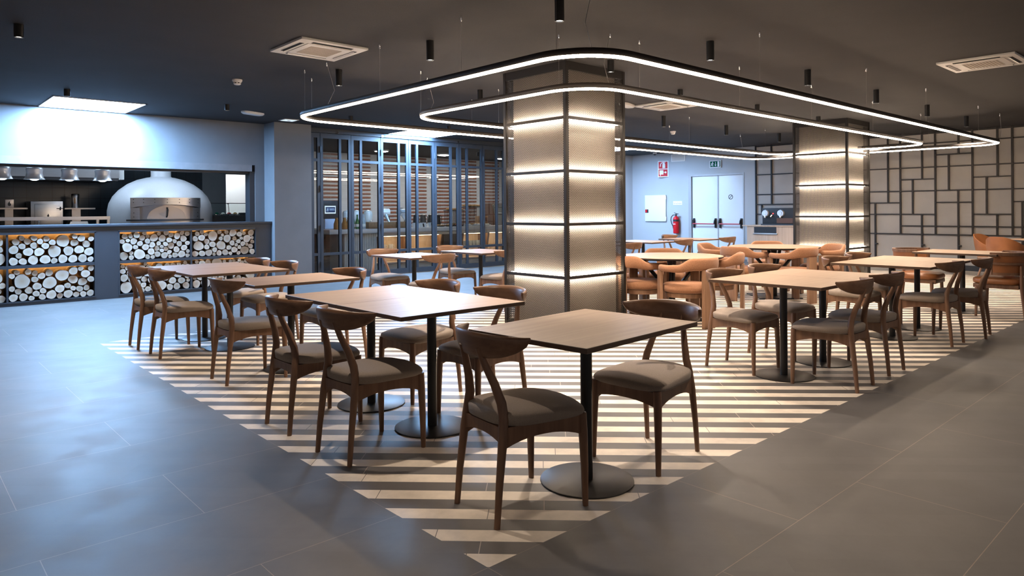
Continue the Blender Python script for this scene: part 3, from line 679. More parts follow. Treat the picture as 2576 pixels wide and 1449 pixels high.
def make_tub_chair():
    t = thing('leather_tub_chair', 'proto', 'armchair')
    n, k = 40, 10; rr = []
    for i in range(n + 1):
        a = -118 + 236 * i / n; b = abs(a); w = R(180 + a); hb = 1 - sstep(10, 118, b)
        zt = 0.60 + 0.23 * hb; zb = 0.40; sec = []
        for j in range(k):
            c = 2 * math.pi * j / k; ca, sa = math.cos(c), math.sin(c)
            z = (zb + zt) / 2 + sa * (zt - zb) / 2; rad = 0.265 + ca * 0.020 + 0.16 * max(0, z - 0.45)
            sec.append((rad * math.cos(w), rad * math.sin(w), z))
        rr.append(sec)
    MB().rings(rr).build('shell', 'leather', t, ang=70)
    MB().lathe([(0.22, 0.38), (0.262, 0.395), (0.268, 0.43), (0.24, 0.46), (0.01, 0.468)], 36).build('seat', 'leather', t, ang=70)
    for k in range(4):
        w = math.pi / 4 + k * math.pi / 2
        MB().tube([(0.29 * math.cos(w), 0.29 * math.sin(w), 0), (0.16 * math.cos(w), 0.16 * math.sin(w), 0.385)], [0.014, 0.024], 10).build('leg', 'chair', t)
    return t
TC = make_tub_chair()
for x, y, a, lb in [(12.20, 1.00, -20, 'tan leather tub chair nearest the camera at the round table by the grid wall'), (13.20, 1.42, 255, 'tan leather tub chair behind the round table by the grid wall')]:
    place(TC, USED, (x, y, 0), R(a), lb, 'leather tub chairs by the grid wall')

# ------------------------------------------------------------------ mesh clad columns
RZ = (0.583, 1.155, 1.728, 2.30)
def make_column(x0, y0, lb, which):
    t = thing('mesh_column', lb, 'column', (x0 + 0.5, y0 + 0.5, 0), 0, 'square mesh clad columns')
    h = 0.415
    MB().b2(-h, h, -h, h, 0, CZ).build('pillar', 'pillar', t, smooth=False)
    for a, b in ((-1, -1), (1, -1), (1, 1), (-1, 1)):
        MB().box((a * 0.478, b * 0.478, CZ / 2), (0.044, 0.044, CZ), bev=0.003, seg=1).build('corner_post', 'cage', t)
    for k in range(4):
        rot = Matrix.Rotation(math.pi / 2 * k, 4, 'Z')
        P = lambda u, o, z: tuple((rot @ Vector((u, -o, z))))
        MB().quad(P(-0.458, 0.487, 0.03), P(0.458, 0.487, 0.03), P(0.458, 0.487, CZ - 0.05), P(-0.458, 0.487, CZ - 0.05), uv=[(0, 0), (0.916, 0), (0.916, 2.82), (0, 2.82)]).build('mesh_panel', 'mesh', t, smooth=False)
        for z in (0.02,) + RZ + (CZ - 0.045,):
            hh = 0.032 if z in RZ else (0.04 if z < 0.1 else 0.09)
            mb = MB().box(P(0, 0.482, z), (0.912, 0.030, hh), rot); mb.build('ring_rail', 'cage', t, smooth=False)
            if z in RZ:
                s_ = MB()
                s_.box(P(0, 0.448, z + 0.010), (0.86, 0.012, 0.008), rot); s_.box(P(0, 0.448, z - 0.010), (0.86, 0.012, 0.008), rot)
                s_.build('led_strip', 'strip', t, smooth=False)
    return t
make_column(3.75, 3.10, 'near square column clad in lit expanded metal mesh', 0)
make_column(11.0, 3.10, 'far square column clad in lit expanded metal mesh, before the grid wall', 1)
# ------------------------------------------------------------------ hanging LED loops
def loop_path(x0, x1, y0, y1, r, n=12):
    pts = []
    for cx_, cy_, a0 in ((x1 - r, y0 + r, -90), (x1 - r, y1 - r, 0), (x0 + r, y1 - r, 90), (x0 + r, y0 + r, 180)):
        for i in range(n + 1):
            a = R(a0 + 90 * i / n); pts.append((cx_ + r * math.cos(a), cy_ + r * math.sin(a)))
    return pts
def sweep(path, sec):
    n = len(path); rr = []
    for i in range(n):
        a, b = Vector(path[i - 1]), Vector(path[(i + 1) % n]); d = (b - a).normalized(); nr = Vector((d.y, -d.x)); p = Vector(path[i])
        rr.append([(p.x + nr.x * o, p.y + nr.y * o, z) for o, z in sec])
    return MB().rings(rr, closed=True)
def make_loop(x0, x1, y0, y1, lb, wires):
    zb = 2.372
    t = thing('led_loop_pendant', lb, 'pendant light', (0, 0, 0), 0, 'rounded rectangular LED loops')
    path = loop_path(x0, x1, y0, y1, 0.46)
    sweep(path, [(0.019, zb + 0.019), (0.027, zb + 0.032), (0.028, zb + 0.050), (0.018, zb + 0.066), (-0.018, zb + 0.066), (-0.028, zb + 0.050), (-0.027, zb + 0.032), (-0.019, zb + 0.019)]).build('housing', 'led_body', t)
    sweep(path, [(0.0185, zb + 0.022), (0.0185, zb + 0.010), (0.012, zb + 0.002), (0, zb), (-0.012, zb + 0.002), (-0.0185, zb + 0.010), (-0.0185, zb + 0.022)]).build('diffuser', 'led', t, ang=60)
    for x, y, bend in wires:
        if bend:
            mb = MB().tube([(x, y, CZ - 0.02), (x + bend * 0.05, y, CZ - 0.17), (x + bend * 0.09, y, CZ - 0.30), (x + bend * 0.01, y + 0.01, zb + 0.064)], 0.0022, 6)
        else: mb = MB().tube([(x, y, CZ - 0.02), (x, y, zb + 0.064)], 0.0011, 5)
        w = mb.build('suspension_wire', 'wire', t)
        MB().lathe([(0.007, 0), (0.007, -0.05), (0.003, -0.055)], 8, c=(x, y, CZ)).build('anchor', 'chrome', w)
    return t
ox0, ox1, oy0, oy1 = 1.87, 12.6, 1.14, 5.72
ix0, ix1, iy0, iy1 = 2.87, 11.68, 2.02, 4.80
make_loop(ox0, ox1, oy0, oy1, 'outer of the two hanging rounded LED loops, nearest the camera', [(ox0, 5.3, 0), (ox0, 4.79, 1), (ox0, 3.74, 0), (ox0, 2.5, 0), (2.05, 1.24, -1), (ox0 + .02, 1.45, 0), (4.19, oy0, 0), (6.61, oy0, 0), (8.62, oy0, 0), (11.05, oy0, 0), (12.41, oy0 + .02, 1), (ox1, 2.3, 0), (2.15, oy1 - .02, 0), (4.6, oy1, 0), (7.0, oy1, 0), (9.4, oy1, 0), (11.99, oy1, 1)])
make_loop(ix0, ix1, iy0, iy1, 'inner of the two hanging rounded LED loops, passing in front of the columns', [(ix0, 4.5, 0), (3.16, iy1 - .02, 1), (ix0, 2.36, 0), (3.2, iy0 + .02, -1), (3.6, iy0, 0), (5.4, iy0, 0), (7.18, iy0, 0), (9.2, iy0, 0), (11.3, iy0 + .01, 0), (ix1, 3.4, 0), (4.3, iy1, 0), (6.5, iy1, 0), (8.66, iy1, 0), (11.3, iy1 - .01, 0)])

# ------------------------------------------------------------------ ceiling downlights
def downlight(x, y, L, lb, power=W_SPOT, blend=0.9, size=105):
    t = thing('ceiling_spotlight', lb, 'spotlight', (x, y, CZ), 0, 'black cylinder ceiling spotlights')
    MB().lathe([(0.036, 0), (0.036, -L + 0.002), (0.034, -L), (0.029, -L), (0.028, -L + 0.012)], 24, cap=False).lathe([(0.0355, -0.001), (0.0005, -0.0012)], 24, cap=False).build('housing', 'black', t)
    MB().lathe([(0.0285, -L + 0.009), (0.0005, -L + 0.008)], 20, cap=False).build('lens', 'lens', t)
    l = bpy.data.lights.new('spot_beam', 'SPOT'); l.energy = power; l.color = (1.0, 0.84, 0.68); l.spot_size = R(size); l.spot_blend = blend; l.shadow_soft_size = 0.022
    o = bpy.data.objects.new('spot_beam', l); COL.objects.link(o); o.parent = t; o.location = (0, 0, -L - 0.012)
for x, y, L, lb in [
    (-0.76, 5.15, 0.11, 'short black ceiling spotlight in the top left corner of the room'),
    (0.16, 8.47, 0.09, 'short black ceiling spotlight just before the bright blue ceiling panel'),
    (2.17, 8.44, 0.09, 'short black ceiling spotlight between the smoke detector and the hatch wall'),
    (4.20, 8.42, 0.085, 'short dark spotlight seen under the left LED loop, before the glass doors'),
    (6.28, 8.47, 0.085, 'short dark spotlight beside the far blue panel, before the glass doors'),
    (2.18, 5.10, 0.183, 'black cylinder spotlight right of the white air conditioner, above the left LED corner'),
    (2.18, 3.36, 0.183, 'black cylinder spotlight hanging left of the near column, third from the camera'),
    (2.115, 1.63, 0.185, 'black cylinder spotlight nearest the camera, cut by the top edge of the photo'),
    (4.20, 1.645, 0.182, 'black cylinder spotlight right of the near column above the outer LED loop'),
    (6.26, 1.65, 0.18, 'black cylinder spotlight above the outer loop, second to the right of the near column'),
    (8.31, 1.65, 0.182, 'black cylinder spotlight above the outer loop, third to the right of the near column'),
    (10.40, 1.66, 0.18, 'black cylinder spotlight above the outer loop, fourth to the right of the near column'),
    (12.41, 1.65, 0.187, 'black cylinder spotlight farthest right, close to the grid wall'),
    (4.13, 2.80, 0.127, 'dark ceiling spotlight hugging the top of the near column on its right face'),
    (4.23, 5.09, 0.16, 'brown looking spotlight left of the near column, behind the inner LED loop'),
    (6.25, 3.36, 0.08, 'short spotlight between the two LED loops, right of the near column'),
    (8.30, 3.36, 0.09, 'short spotlight between the two LED loops, nearer the far column'),
    (10.42, 3.36, 0.08, 'short spotlight at the left top of the far column'),
    (12.40, 3.36, 0.15, 'spotlight at the right top of the far column'),
    (8.28, 5.06, 0.183, 'black spotlight between the columns, left of the hanging smoke detector'),
    (10.30, 5.06, 0.187, 'black spotlight between the columns, above the emergency exit sign'),
    (-1.90, -0.05, 0.183, 'unseen black cylinder spotlight over the grey tiles left of the front chair, above the frame'),
    (0.10, 1.65, 0.183, 'unseen black cylinder spotlight over the left edge of the stripes, above the frame'),
    (-1.90, 3.36, 0.183, 'unseen black cylinder spotlight over the grey tiles at far left, above the frame'),
    (2.15, -0.70, 0.183, 'unseen black cylinder spotlight over the right aisle, above the frame'),
    (4.60, -1.75, 0.183, 'unseen black cylinder spotlight over the far right aisle, above the frame'),
    (7.10, -2.00, 0.183, 'unseen black cylinder spotlight at the end of the right aisle, above the frame'),
    (12.44, 5.08, 0.185, 'black spotlight close to the left edge of the far column, above the coffee counter'),
]: downlight(x, y, L, lb, power=(16 if y > 8 else 120 if 'above the frame' in lb else W_SPOT))  # spots above the frame are unseen, added to light the foreground

# ------------------------------------------------------------------ things on the ceiling
def air_conditioner(x, y, s, lb, rz=0):
    t = thing('air_conditioner', lb, 'air conditioner', (x, y, CZ), rz, 'white ceiling cassettes')
    MB().box((0, 0, -0.012), (s, s, 0.024), bev=0.006).build('panel', 'white', t)
    mb = MB()
    for k in range(4):
        mb.box(tuple(Matrix.Rotation(math.pi / 2 * k, 3, 'Z') @ Vector((0, -s * 0.40, -0.0245))), (s * 0.60, 0.042, 0.004), Matrix.Rotation(math.pi / 2 * k, 4, 'Z'))
    mb.build('air_slot', 'slot', t, smooth=False)
    mb = MB()
    for k in range(4): mb.box(tuple(Matrix.Rotation(math.pi / 2 * k, 3, 'Z') @ Vector((0, -s * 0.385, -0.030))), (s * 0.58, 0.022, 0.004), Matrix.Rotation(math.pi / 2 * k, 4, 'Z') @ Matrix.Rotation(R(20), 4, 'X'))
    mb.build('louvre', 'white', t, smooth=False)
    MB().box((0, 0, -0.027), (s * 0.66, s * 0.66, 0.006), bev=0.002).build('inner_panel', 'white', t)
    g_ = MB().box((0, 0, -0.031), (s * 0.46, s * 0.46, 0.003)); 
    for k in range(11): g_.box((0, -s * 0.21 + k * s * 0.042, -0.0335), (s * 0.46, 0.006, 0.003))
    g_.build('intake_grille', 'grille', t, smooth=False)
air_conditioner(1.545, 4.32, 0.69, 'white ceiling air conditioner cassette upper left, before the left LED loop')
air_conditioner(7.25, 4.29, 0.69, 'white ceiling air conditioner cassette between the two LED loops by the near column')
air_conditioner(7.31, 0.18, 0.72, 'white ceiling air conditioner cassette cut by the right edge of the photo')
def smoke_detector(x, y, lb, z=CZ):
    t = thing('smoke_detector', lb, 'smoke detector', (x, y, z), 0, 'white smoke detectors')
    MB().lathe([(0.058, 0), (0.058, -0.018), (0.05, -0.024)], 24).build('base', 'white', t)
    MB().lathe([(0.05, -0.022), (0.047, -0.045), (0.034, -0.062), (0.012, -0.066), (0.001, -0.066)], 24).build('sensor_head', 'white', t)
    mb = MB()
    for k in range(8): mb.box((0.044 * math.cos(k * .785), 0.044 * math.sin(k * .785), -0.044), (0.008, 0.022, 0.010), Matrix.Rotation(k * .785, 4, 'Z'))
    mb.build('vent_slots', 'slot', t, smooth=False)
smoke_detector(1.55, 6.42, 'white smoke detector on the dark ceiling at upper left')
smoke_detector(10.36, 6.30, 'white smoke detector on the ceiling right of the near column')
def ceiling_plate(x, y, lb, rz):
    t = thing('emergency_lamp', lb, 'emergency light', (x, y, CZ), rz, 'flat white ceiling emergency lights')
    pl = lambda s: [(s * 0.20 * abs(math.cos(a)) ** 0.5 * (1 if math.cos(a) > 0 else -1), s * 0.075 * abs(math.sin(a)) ** 0.5 * (1 if math.sin(a) > 0 else -1)) for a in (2 * math.pi * i / 32 for i in range(32))]
    MB().rings([[(x_, y_, z) for x_, y_ in pl(s)] for s, z in ((1, 0), (1, -0.022), (0.96, -0.03))]).build('housing', 'white', t)
    MB().rings([[(x_, y_, z) for x_, y_ in pl(s)] for s, z in ((0.93, -0.029), (0.86, -0.04), (0.2, -0.044))]).build('cover', 'signwhite', t)
ceiling_plate(2.78, 9.0, 'flat white oval emergency light on the ceiling before the pier', 0.35)
ceiling_plate(6.72, 4.62, 'flat white emergency light peeping out right of the near column', 0.3)
def panel_lamp(x, y, s, lb, m_='panel'):
    t = thing('ceiling_panel_light', lb, 'panel light', (x, y, CZ), 0, 'square recessed ceiling panel lights')
    h = s / 2; mb = MB()
    for a, b, c, d in ((-h, h, -h, -h + .012), (-h, h, h - .012, h), (-h, -h + .012, -h, h), (h - .012, h, -h, h)): mb.b2(a, b, c, d, -0.012, 0)
    mb.build('frame', 'white', t, smooth=False)
    MB().box((0, 0, -0.004), (s - 0.024, s - 0.024, 0.006)).build('diffuser', m_, t, smooth=False)
panel_lamp(0.69, 9.72, 1.16, 'bright blue white square ceiling panel above the kitchen hatch')
panel_lamp(6.65, 9.66, 1.16, 'bright blue white square ceiling panel before the glass doors')
panel_lamp(12.55, 9.66, 1.16, 'bright blue white ceiling panel by the blue wall, seen past the near column', 'paneldim')
t = thing('recessed_lamp', 'small square recessed ceiling light just before the pier', 'ceiling light', (3.62, 9.52, CZ))
MB().box((0, 0, -0.005), (0.26, 0.26, 0.010), bev=0.002).build('frame', 'white', t); MB().box((0, 0, -0.011), (0.21, 0.21, 0.003)).build('diffuser', 'screen', t, smooth=False); MB().box((0, 0, -0.014), (0.05, 0.05, 0.006)).build('hub', 'white', t, smooth=False)

# ------------------------------------------------------------------ kitchen counter with log niches
CY = 10.05
cells = [(-1.35, -0.31), (-0.285, 0.775), (1.115, 2.155), (2.185, 3.235)]
rows = [(0.06, 0.545), (0.575, 1.03)]
t = thing('kitchen_counter', 'blue black kitchen counter front with lit log niches', 'counter', (0, CY, 0))
fr = MB()
D_ = 0.34
fr.b2(-4, 3.525, 0, D_ + 0.3, 0, 0.06); fr.b2(-4, 3.525, 0, D_ + 0.3, 1.03, 1.105)
fr.b2(-4, -1.35, 0, D_ + 0.3, 0.06, 1.03); fr.b2(0.775, 1.115, 0, D_ + 0.3, 0.06, 1.03); fr.b2(3.235, 3.525, 0, D_ + 0.3, 0.06, 1.03)
for x in (-0.2975, 2.17): fr.b2(x - 0.0125, x + 0.0125, 0.004, D_, 0.06, 1.03)
for a, b in ((-1.35, 0.775), (1.115, 3.235)): fr.b2(a, b, 0.004, D_, 0.545, 0.575); fr.b2(a, b, 0.003, 0.012, 0.530, 0.575)
fr.build('carcass', 'counter', t, smooth=False)
fr = MB()
for a, b in ((-1.35, 0.775), (1.115, 3.235)):
    for x0, x1, z0, z1 in ((a - .02, b + .02, 1.012, 1.045), (a - .02, b + .02, 0.045, 0.06), (a - .02, a, 0.06, 1.03), (b, b + .02, 0.06, 1.03)): fr.b2(x0, x1, -0.008, 0.01, z0, z1)
fr.build('niche_edging', 'counter', t, smooth=False)
fr = MB()
for a, b in ((-1.35, 0.775), (1.115, 3.235)): fr.b2(a, b, D_ - 0.012, D_, 0.06, 1.03)
fr.build('niche_back', 'nicheback', t, smooth=False)
fr = MB()
for a, b in cells:
    for z0, z1 in rows: fr.b2(a + 0.02, b - 0.02, D_ - 0.06, D_ - 0.04, z1 - 0.006, z1 - 0.001)
fr.build('niche_light', 'nichelight', t, smooth=False)
MB().b2(-4, 3.527, -0.03, D_ + 0.36, 1.105, 1.14, 0, 0.003).build('counter_top', 'counter', t)

# logs: a few irregular bases of unit radius, axis along y, then one object per log
def log_base(seed):
    rnd = random.Random(seed); ph = [rnd.uniform(0, 6.28) for _ in range(4)]; n = 22
    rad = [1 + 0.05 * math.sin(2 * a + ph[0]) + 0.035 * math.sin(3 * a + ph[1]) + 0.02 * math.sin(5 * a + ph[2]) for a in (2 * math.pi * i / n for i in range(n))]
    mx_ = max(rad)
    def ring(k, y): return [(k * r / mx_ * math.cos(2 * math.pi * i / n), y, k * r / mx_ * math.sin(2 * math.pi * i / n)) for i, r in enumerate(rad)]
    mb = MB(); mb.rings([ring(1.0, 0.0), ring(0.99, 0.15), ring(1.0, 0.27)], 1)
    mb.bm.faces.ensure_lookup_table()
    for f in mb.bm.faces:
        if len(f.verts) > 4: f.material_index = 0
    return mb.build('log', ['logend', 'bark'], None, ang=50).data
LOGS = []
for i in range(6):
    LOGS.append(log_base(i))
for o in [o for o in COL.objects if o.name.startswith('log')]: bpy.data.objects.remove(o)
def pack(W, Hh, seed, rmin, rmax, big):
    rnd = random.Random(seed); C = []; eps = 0.0015; fails = 0; limit = Hh * 0.90
    while fails < 26 and len(C) < 75:
        r = rnd.uniform(rmin, rmax) if rnd.random() > big else rnd.uniform(rmax, rmax * 1.55)
        cand = []
        cand += [(r, r), (W - r, r)]
        for (x, z, q) in C:
            dd = r + q + eps
            if abs(z - r) < dd: 
                k = math.sqrt(dd * dd - (z - r) ** 2); cand += [(x + k, r), (x - k, r)]
            for wx in (r, W - r):
                if abs(x - wx) < dd: cand.append((wx, z + math.sqrt(dd * dd - (x - wx) ** 2)))
        for i in range(len(C)):
            for j in range(i):
                x1, z1, q1 = C[i]; x2, z2, q2 = C[j]; d1, d2 = r + q1 + eps, r + q2 + eps
                d = math.hypot(x2 - x1, z2 - z1)
                if d > d1 + d2 or d < 1e-6: continue
                a = (d1 * d1 - d2 * d2 + d * d) / (2 * d); h2 = d1 * d1 - a * a
                if h2 < 0: continue
                h = math.sqrt(h2); mx_, mz = x1 + a * (x2 - x1) / d, z1 + a * (z2 - z1) / d
                for s_ in (1, -1): cand.append((mx_ + s_ * h * (z2 - z1) / d * -1, mz + s_ * h * (x2 - x1) / d))
        ok = [c for c in cand if c[0] >= r - 1e-6 and c[0] <= W - r + 1e-6 and c[1] >= r - 1e-6 and c[1] + r < limit + rnd.uniform(-0.06, 0.05) and all(math.hypot(c[0] - x, c[1] - z) >= r + q + eps * 0.5 for x, z, q in C)]
        if not ok: fails += 1; continue
        x, z = min(ok, key=lambda c: c[1] + rnd.uniform(0, 0.015)); C.append((x, z, r))
    return C
names = [['far left', 'left', 'middle', 'right'], ['lower', 'upper']]
ORD = ['first', 'second', 'third', 'fourth', 'fifth', 'sixth', 'seventh', 'eighth', 'ninth', 'tenth', 'eleventh', 'twelfth', 'thirteenth', 'fourteenth', 'fifteenth', 'sixteenth', 'seventeenth', 'eighteenth']
rl = random.Random(7); nlog = 0
for ci, (a, b) in enumerate(cells):
    for ri, (z0, z1) in enumerate(rows):
        small = ci >= 2
        C = pack(b - a - 0.004, z1 - z0, 11 + ci * 7 + ri * 3, *((0.036, 0.068, 0.13) if not small else (0.028, 0.060, 0.12)))
        if ci == 0: C = [c for c in C if c[0] > (b - a) - 0.34]
        where = '%s %s compartment' % (names[1][ri], names[0][ci])
        fl = sorted([c for c in C if abs(c[1] - c[2]) < 0.003]); tp = sorted([c for c in C if c not in fl and not any(d[1] > c[1] and abs(d[0] - c[0]) < c[2] * 0.9 + d[2] * 0.5 for d in C)])
        bgst = sorted([c for c in C if c not in fl and c not in tp], key=lambda c: -c[2])
        for c in C:
            if c in fl: lb = '%s log from the left along the floor of the %s' % (ORD[min(17, fl.index(c))], where)
            elif c in tp: lb = '%s log from the left topping the pile in the %s' % (ORD[min(17, tp.index(c))], where)
            elif c is bgst[0]: lb = 'biggest round log buried in the pile of the ' + where
            elif c is bgst[-1]: lb = 'thinnest log buried in the pile of the ' + where
            else: lb = 'pale cut log wedged within the pile of the ' + where
            o = bpy.data.objects.new('firewood_log', LOGS[rl.randrange(6)]); COL.objects.link(o)
            o.location = (a + 0.002 + c[0], CY + 0.022 + rl.uniform(-0.012, 0.018), z0 + c[1]); o.scale = (c[2], 1, c[2]); o.rotation_euler = (0, rl.uniform(0, 6.28), 0)
            tag(o, lb, 'log', 'sawn logs in the ' + where); nlog += 1

# ------------------------------------------------------------------ kitchen behind the hatch
KY = 13.6
struct(MB().b2(-7, 3.53, KY, KY + 0.15, 0, CZ).build('wall_kitchen', 'kitchentile', smooth=False), 'black tiled kitchen wall')
struct(MB().b2(3.53, 4.03, KY, KY + 0.1, 0, CZ).b2(4.03, 5.55, KY + 0.9, KY + 1.0, 2.2, CZ).build('wall_partition', 'plaster', smooth=False), 'grey kitchen partition')
struct(MB().b2(4.0, 7.0, 16.2, 16.3, 0, CZ).build('wall_store', 'backroom', smooth=False), 'white wall seen through the kitchen doorway')
struct(MB().box((5.1, 12.9, CZ / 2), (4.75, 0.1, CZ), Matrix.Rotation(math.atan2(4.5, 1.6), 4, 'Z')).build('wall_between', 'plaster', smooth=False), 'wall between kitchen and buffet room')
for i, (x, y, sx, sy, st) in enumerate(((0.6, 11.9, 1.6, 0.4, 'kitchenfill'), (2.2, 10.85, 1.6, 0.4, 'kitchenfill'), (5.0, 15.4, 0.5, 0.3, 'roomfill'))):  # unseen lamps, added to light the kitchen and the room behind it
    o = thing('kitchen_fill_lamp', ('unseen long lamp added over the stoves to light the kitchen', 'unseen lamp added before the domed oven to light its front', 'unseen lamp added to brighten the room behind the kitchen')[i], 'ceiling light', (x, y, CZ))
    MB().box((0, 0, -0.02), (sx, sy, 0.04), bev=0.004).build('housing', 'white', o); MB().box((0, 0, -0.043), (sx - 0.04, sy - 0.04, 0.006)).build('diffuser', st, o, smooth=False)
for i, x in enumerate((-0.28, 0.12, 0.575, 1.03)):
    o = thing('heat_lamp', ('bell shaped chrome heat lamp at the left picture edge', 'second bell shaped chrome heat lamp from the left over the pass', 'third bell shaped chrome heat lamp from the left over the pass', 'rightmost bell shaped chrome heat lamp, nearest the domed oven')[i], 'heat lamp', (x, 10.72, 1.83), 0, 'chrome heat lamps over the pass')
    MB().lathe([(0.140, 0.0), (0.128, 0.012), (0.112, 0.05), (0.104, 0.09), (0.106, 0.125), (0.112, 0.15), (0.104, 0.172), (0.07, 0.186), (0.062, 0.19), (0.062, 0.205), (0.03, 0.215), (0.012, 0.225)], 32, cap=False).build('shade', 'satin', o)
    MB().lathe([(0.02, 0.16), (0.05, 0.08), (0.065, 0.03), (0.055, -0.005), (0.03, -0.018), (0.002, -0.02)], 20, cap=False).build('bulb', 'heatbulb', o)
    MB().tube([(0, 0, 0.22), (0, 0, CZ - 1.83)], 0.006, 8).build('cord', 'black', o)
o = thing('extractor_hood', 'long brushed steel extractor hood above the stoves', 'hood', (0, 12.75, 1.95))
MB().b2(-4, 1.66, -0.35, 0.75, 0, 0.32).build('canopy', 'steel', o, smooth=False); MB().b2(-4, 1.64, -0.33, 0.73, -0.05, 0).build('filter_edge', 'darksteel', o, smooth=False)
MB().b2(1.66, 1.75, -0.30, 0.7, -0.02, 0.4).build('end_panel', 'white', o, smooth=False)
# domed oven
o = thing('pizza_oven', 'big white domed mosaic pizza oven with steel front', 'oven', (2.30, 12.15, 0))
prof = [(0.86, 0.85), (0.875, 1.0), (0.885, 1.15), (0.885, 1.35), (0.86, 1.48), (0.80, 1.61), (0.70, 1.73), (0.56, 1.84), (0.40, 1.92), (0.24, 1.965), (0.17, 1.975)]
MB().lathe(prof, 64, cap=False).build('dome', 'dome', o, ang=70)
MB().lathe([(0.84, 0), (0.84, 0.86)], 48).build('plinth', 'kitchentile', o)
MB().lathe([(0.19, 1.968), (0.178, 1.982), (0.172, 1.99), (0.172, 2.85)], 32, cap=False).build('flue', 'dome', o)
dv = Vector((-1.648 - 2.30, -1.946 - 12.15, 0)); fa = math.atan2(dv.y, dv.x) + 0.10
def oc(r, a, z): return (r * math.cos(fa + a), r * math.sin(fa + a), z)
def band_(r0, r1, a0, a1, z0, z1, n=24, arch=0):
    rr = []
    for i in range(n + 1):
        q = i / n; a = a0 + (a1 - a0) * q; zl = z0 + arch * (1 - (2 * q - 1) ** 2)
        rr.append([oc(r0, a, zl), oc(r1, a, zl), oc(r1, a, z1), oc(r0, a, z1)])
    return MB().rings(rr)
wa = 0.61
band_(0.86, 0.985, -wa, wa, 1.395, 1.575, arch=0.06).build('steel_hood', 'steel', o)
band_(0.88, 0.99, -wa * 1.12, wa * 1.12, 1.165, 1.195).build('shelf', 'darksteel', o)
mb = band_(0.86, 0.975, -wa, -wa + 0.16, 1.195, 1.40, 6)
mb2 = band_(0.86, 0.975, wa - 0.16, wa, 1.195, 1.40, 6)
mb.build('cheek', 'steel', o); mb2.build('cheek', 'steel', o)
band_(0.895, 0.90, -wa + 0.1, wa - 0.1, 1.19, 1.50).build('mouth_lining', 'steelwarm', o)
band_(0.87, 0.97, -wa, wa, 0.95, 1.165).build('lower_front', 'steel', o)
n = 20; dm = MB(); pts = [(-0.34 + 0.68 * i / n) for i in range(n + 1)]
dm.rings([[oc(rad, q, 1.2) for q in pts] + [oc(rad, q, 1.2 + 0.225 * math.sqrt(max(0, 1 - (q / 0.342) ** 2)) + 0.004) for q in pts[::-1]] for rad in (0.905, 0.93)]).build('oven_door', 'steelwarm', o, ang=30)
hd = o.children[-1]
MB().tube([oc(0.945, -0.01, 1.23), oc(0.965, 0.0, 1.26), oc(0.965, 0.01, 1.36), oc(0.945, 0.0, 1.40)], 0.012, 8).build('door_handle', 'black', hd)
rv = MB()
for q in [-0.55, -0.38, -0.2, 0, 0.2, 0.38, 0.55]:
    for z in (1.49, 1.545): rv.box(oc(0.987, q, z), (0.012, 0.012, 0.012), Matrix.Rotation(fa + q, 4, 'Z'))
for q in (-0.55, 0.55):
    for z in (1.24, 1.31): rv.box(oc(0.977, q, z), (0.012, 0.012, 0.012), Matrix.Rotation(fa + q, 4, 'Z'))
rv.build('rivets', 'darksteel', o, smooth=False)
# charcoal oven, shelves, canister, pass rail
o = thing('charcoal_oven', 'square brushed steel charcoal oven with a flame badge', 'oven', (0.635, 13.0, 0.9))
MB().b2(-0.255, 0.235, 0.0, 0.5, 0, 0.63, 0, 0.006).build('body', 'steel', o)
MB().b2(-0.2, 0.19, -0.03, 0.0, 0.03, 0.585, 0, 0.008).build('oven_door', 'steel', o)
fb = lambda u, v, w: (u, -0.031 - w, v); bd = MB()
bd.prism([(-0.06 + 0.065 * math.cos(a), 0.33 + 0.014 * math.sin(a)) for a in (2 * math.pi * i / 20 for i in range(20))], lambda u, v, w: fb(u + 0.06, v, w), 0.003)
bd.prism([(0.0, 0.345), (0.02, 0.365), (0.012, 0.39), (0.004, 0.41), (-0.004, 0.388), (-0.018, 0.37)], fb, 0.003); bd.prism([(-0.012, 0.315), (0.012, 0.315), (0.0, 0.295)], fb, 0.003)
bd.build('flame_badge', 'signblack', o, smooth=False)
mb = MB()
for z in (0.10, 0.50): mb.tube([(0.13, -0.04, z), (0.235, -0.04, z)], 0.006, 6).tube([(0.19, -0.04, z - 0.03), (0.19, -0.04, z + 0.03)], 0.010, 8)
mb.build('hinge', 'darksteel', o); MB().tube([(-0.145, -0.035, 0.32), (-0.145, -0.06, 0.26), (-0.145, -0.06, 0.17), (-0.14, -0.04, 0.12)], 0.009, 8).build('door_handle', 'chrome', o)
o = thing('steel_shelf', 'thin steel shelf on a post left of the charcoal oven, with a flame plate', 'shelf', (0.06, 13.0, 0.9))
MB().b2(-0.6, 0.27, -0.05, 0.3, 0.49, 0.515).build('board', 'steelwarm', o, smooth=False); MB().b2(-0.055, 0.065, 0.0, 0.1, 0, 0.49).build('post', 'steelwarm', o, smooth=False)
MB().b2(-0.055, 0.07, -0.03, -0.015, 0.52, 0.66, 0, 0.003).build('flame_plate', 'steelwarm', o)
bd = MB(); fq = lambda u, v, w: (u, -0.031 - w, v)
bd.prism([(0.005, 0.545), (0.03, 0.555), (0.03, 0.58), (0.015, 0.60), (0.012, 0.635), (-0.005, 0.61), (-0.018, 0.58), (-0.012, 0.555)], fq, 0.003); bd.build('flame_mark', 'signblack', o, smooth=False)
o = thing('steel_shelf', 'thin steel shelf on a post right of the charcoal oven', 'shelf', (1.13, 13.0, 0.9))
MB().b2(-0.24, 0.25, -0.05, 0.3, 0.485, 0.51).build('board', 'steelwarm', o, smooth=False); MB().b2(-0.12, 0.02, 0.0, 0.1, 0, 0.485).build('post', 'steelwarm', o, smooth=False)
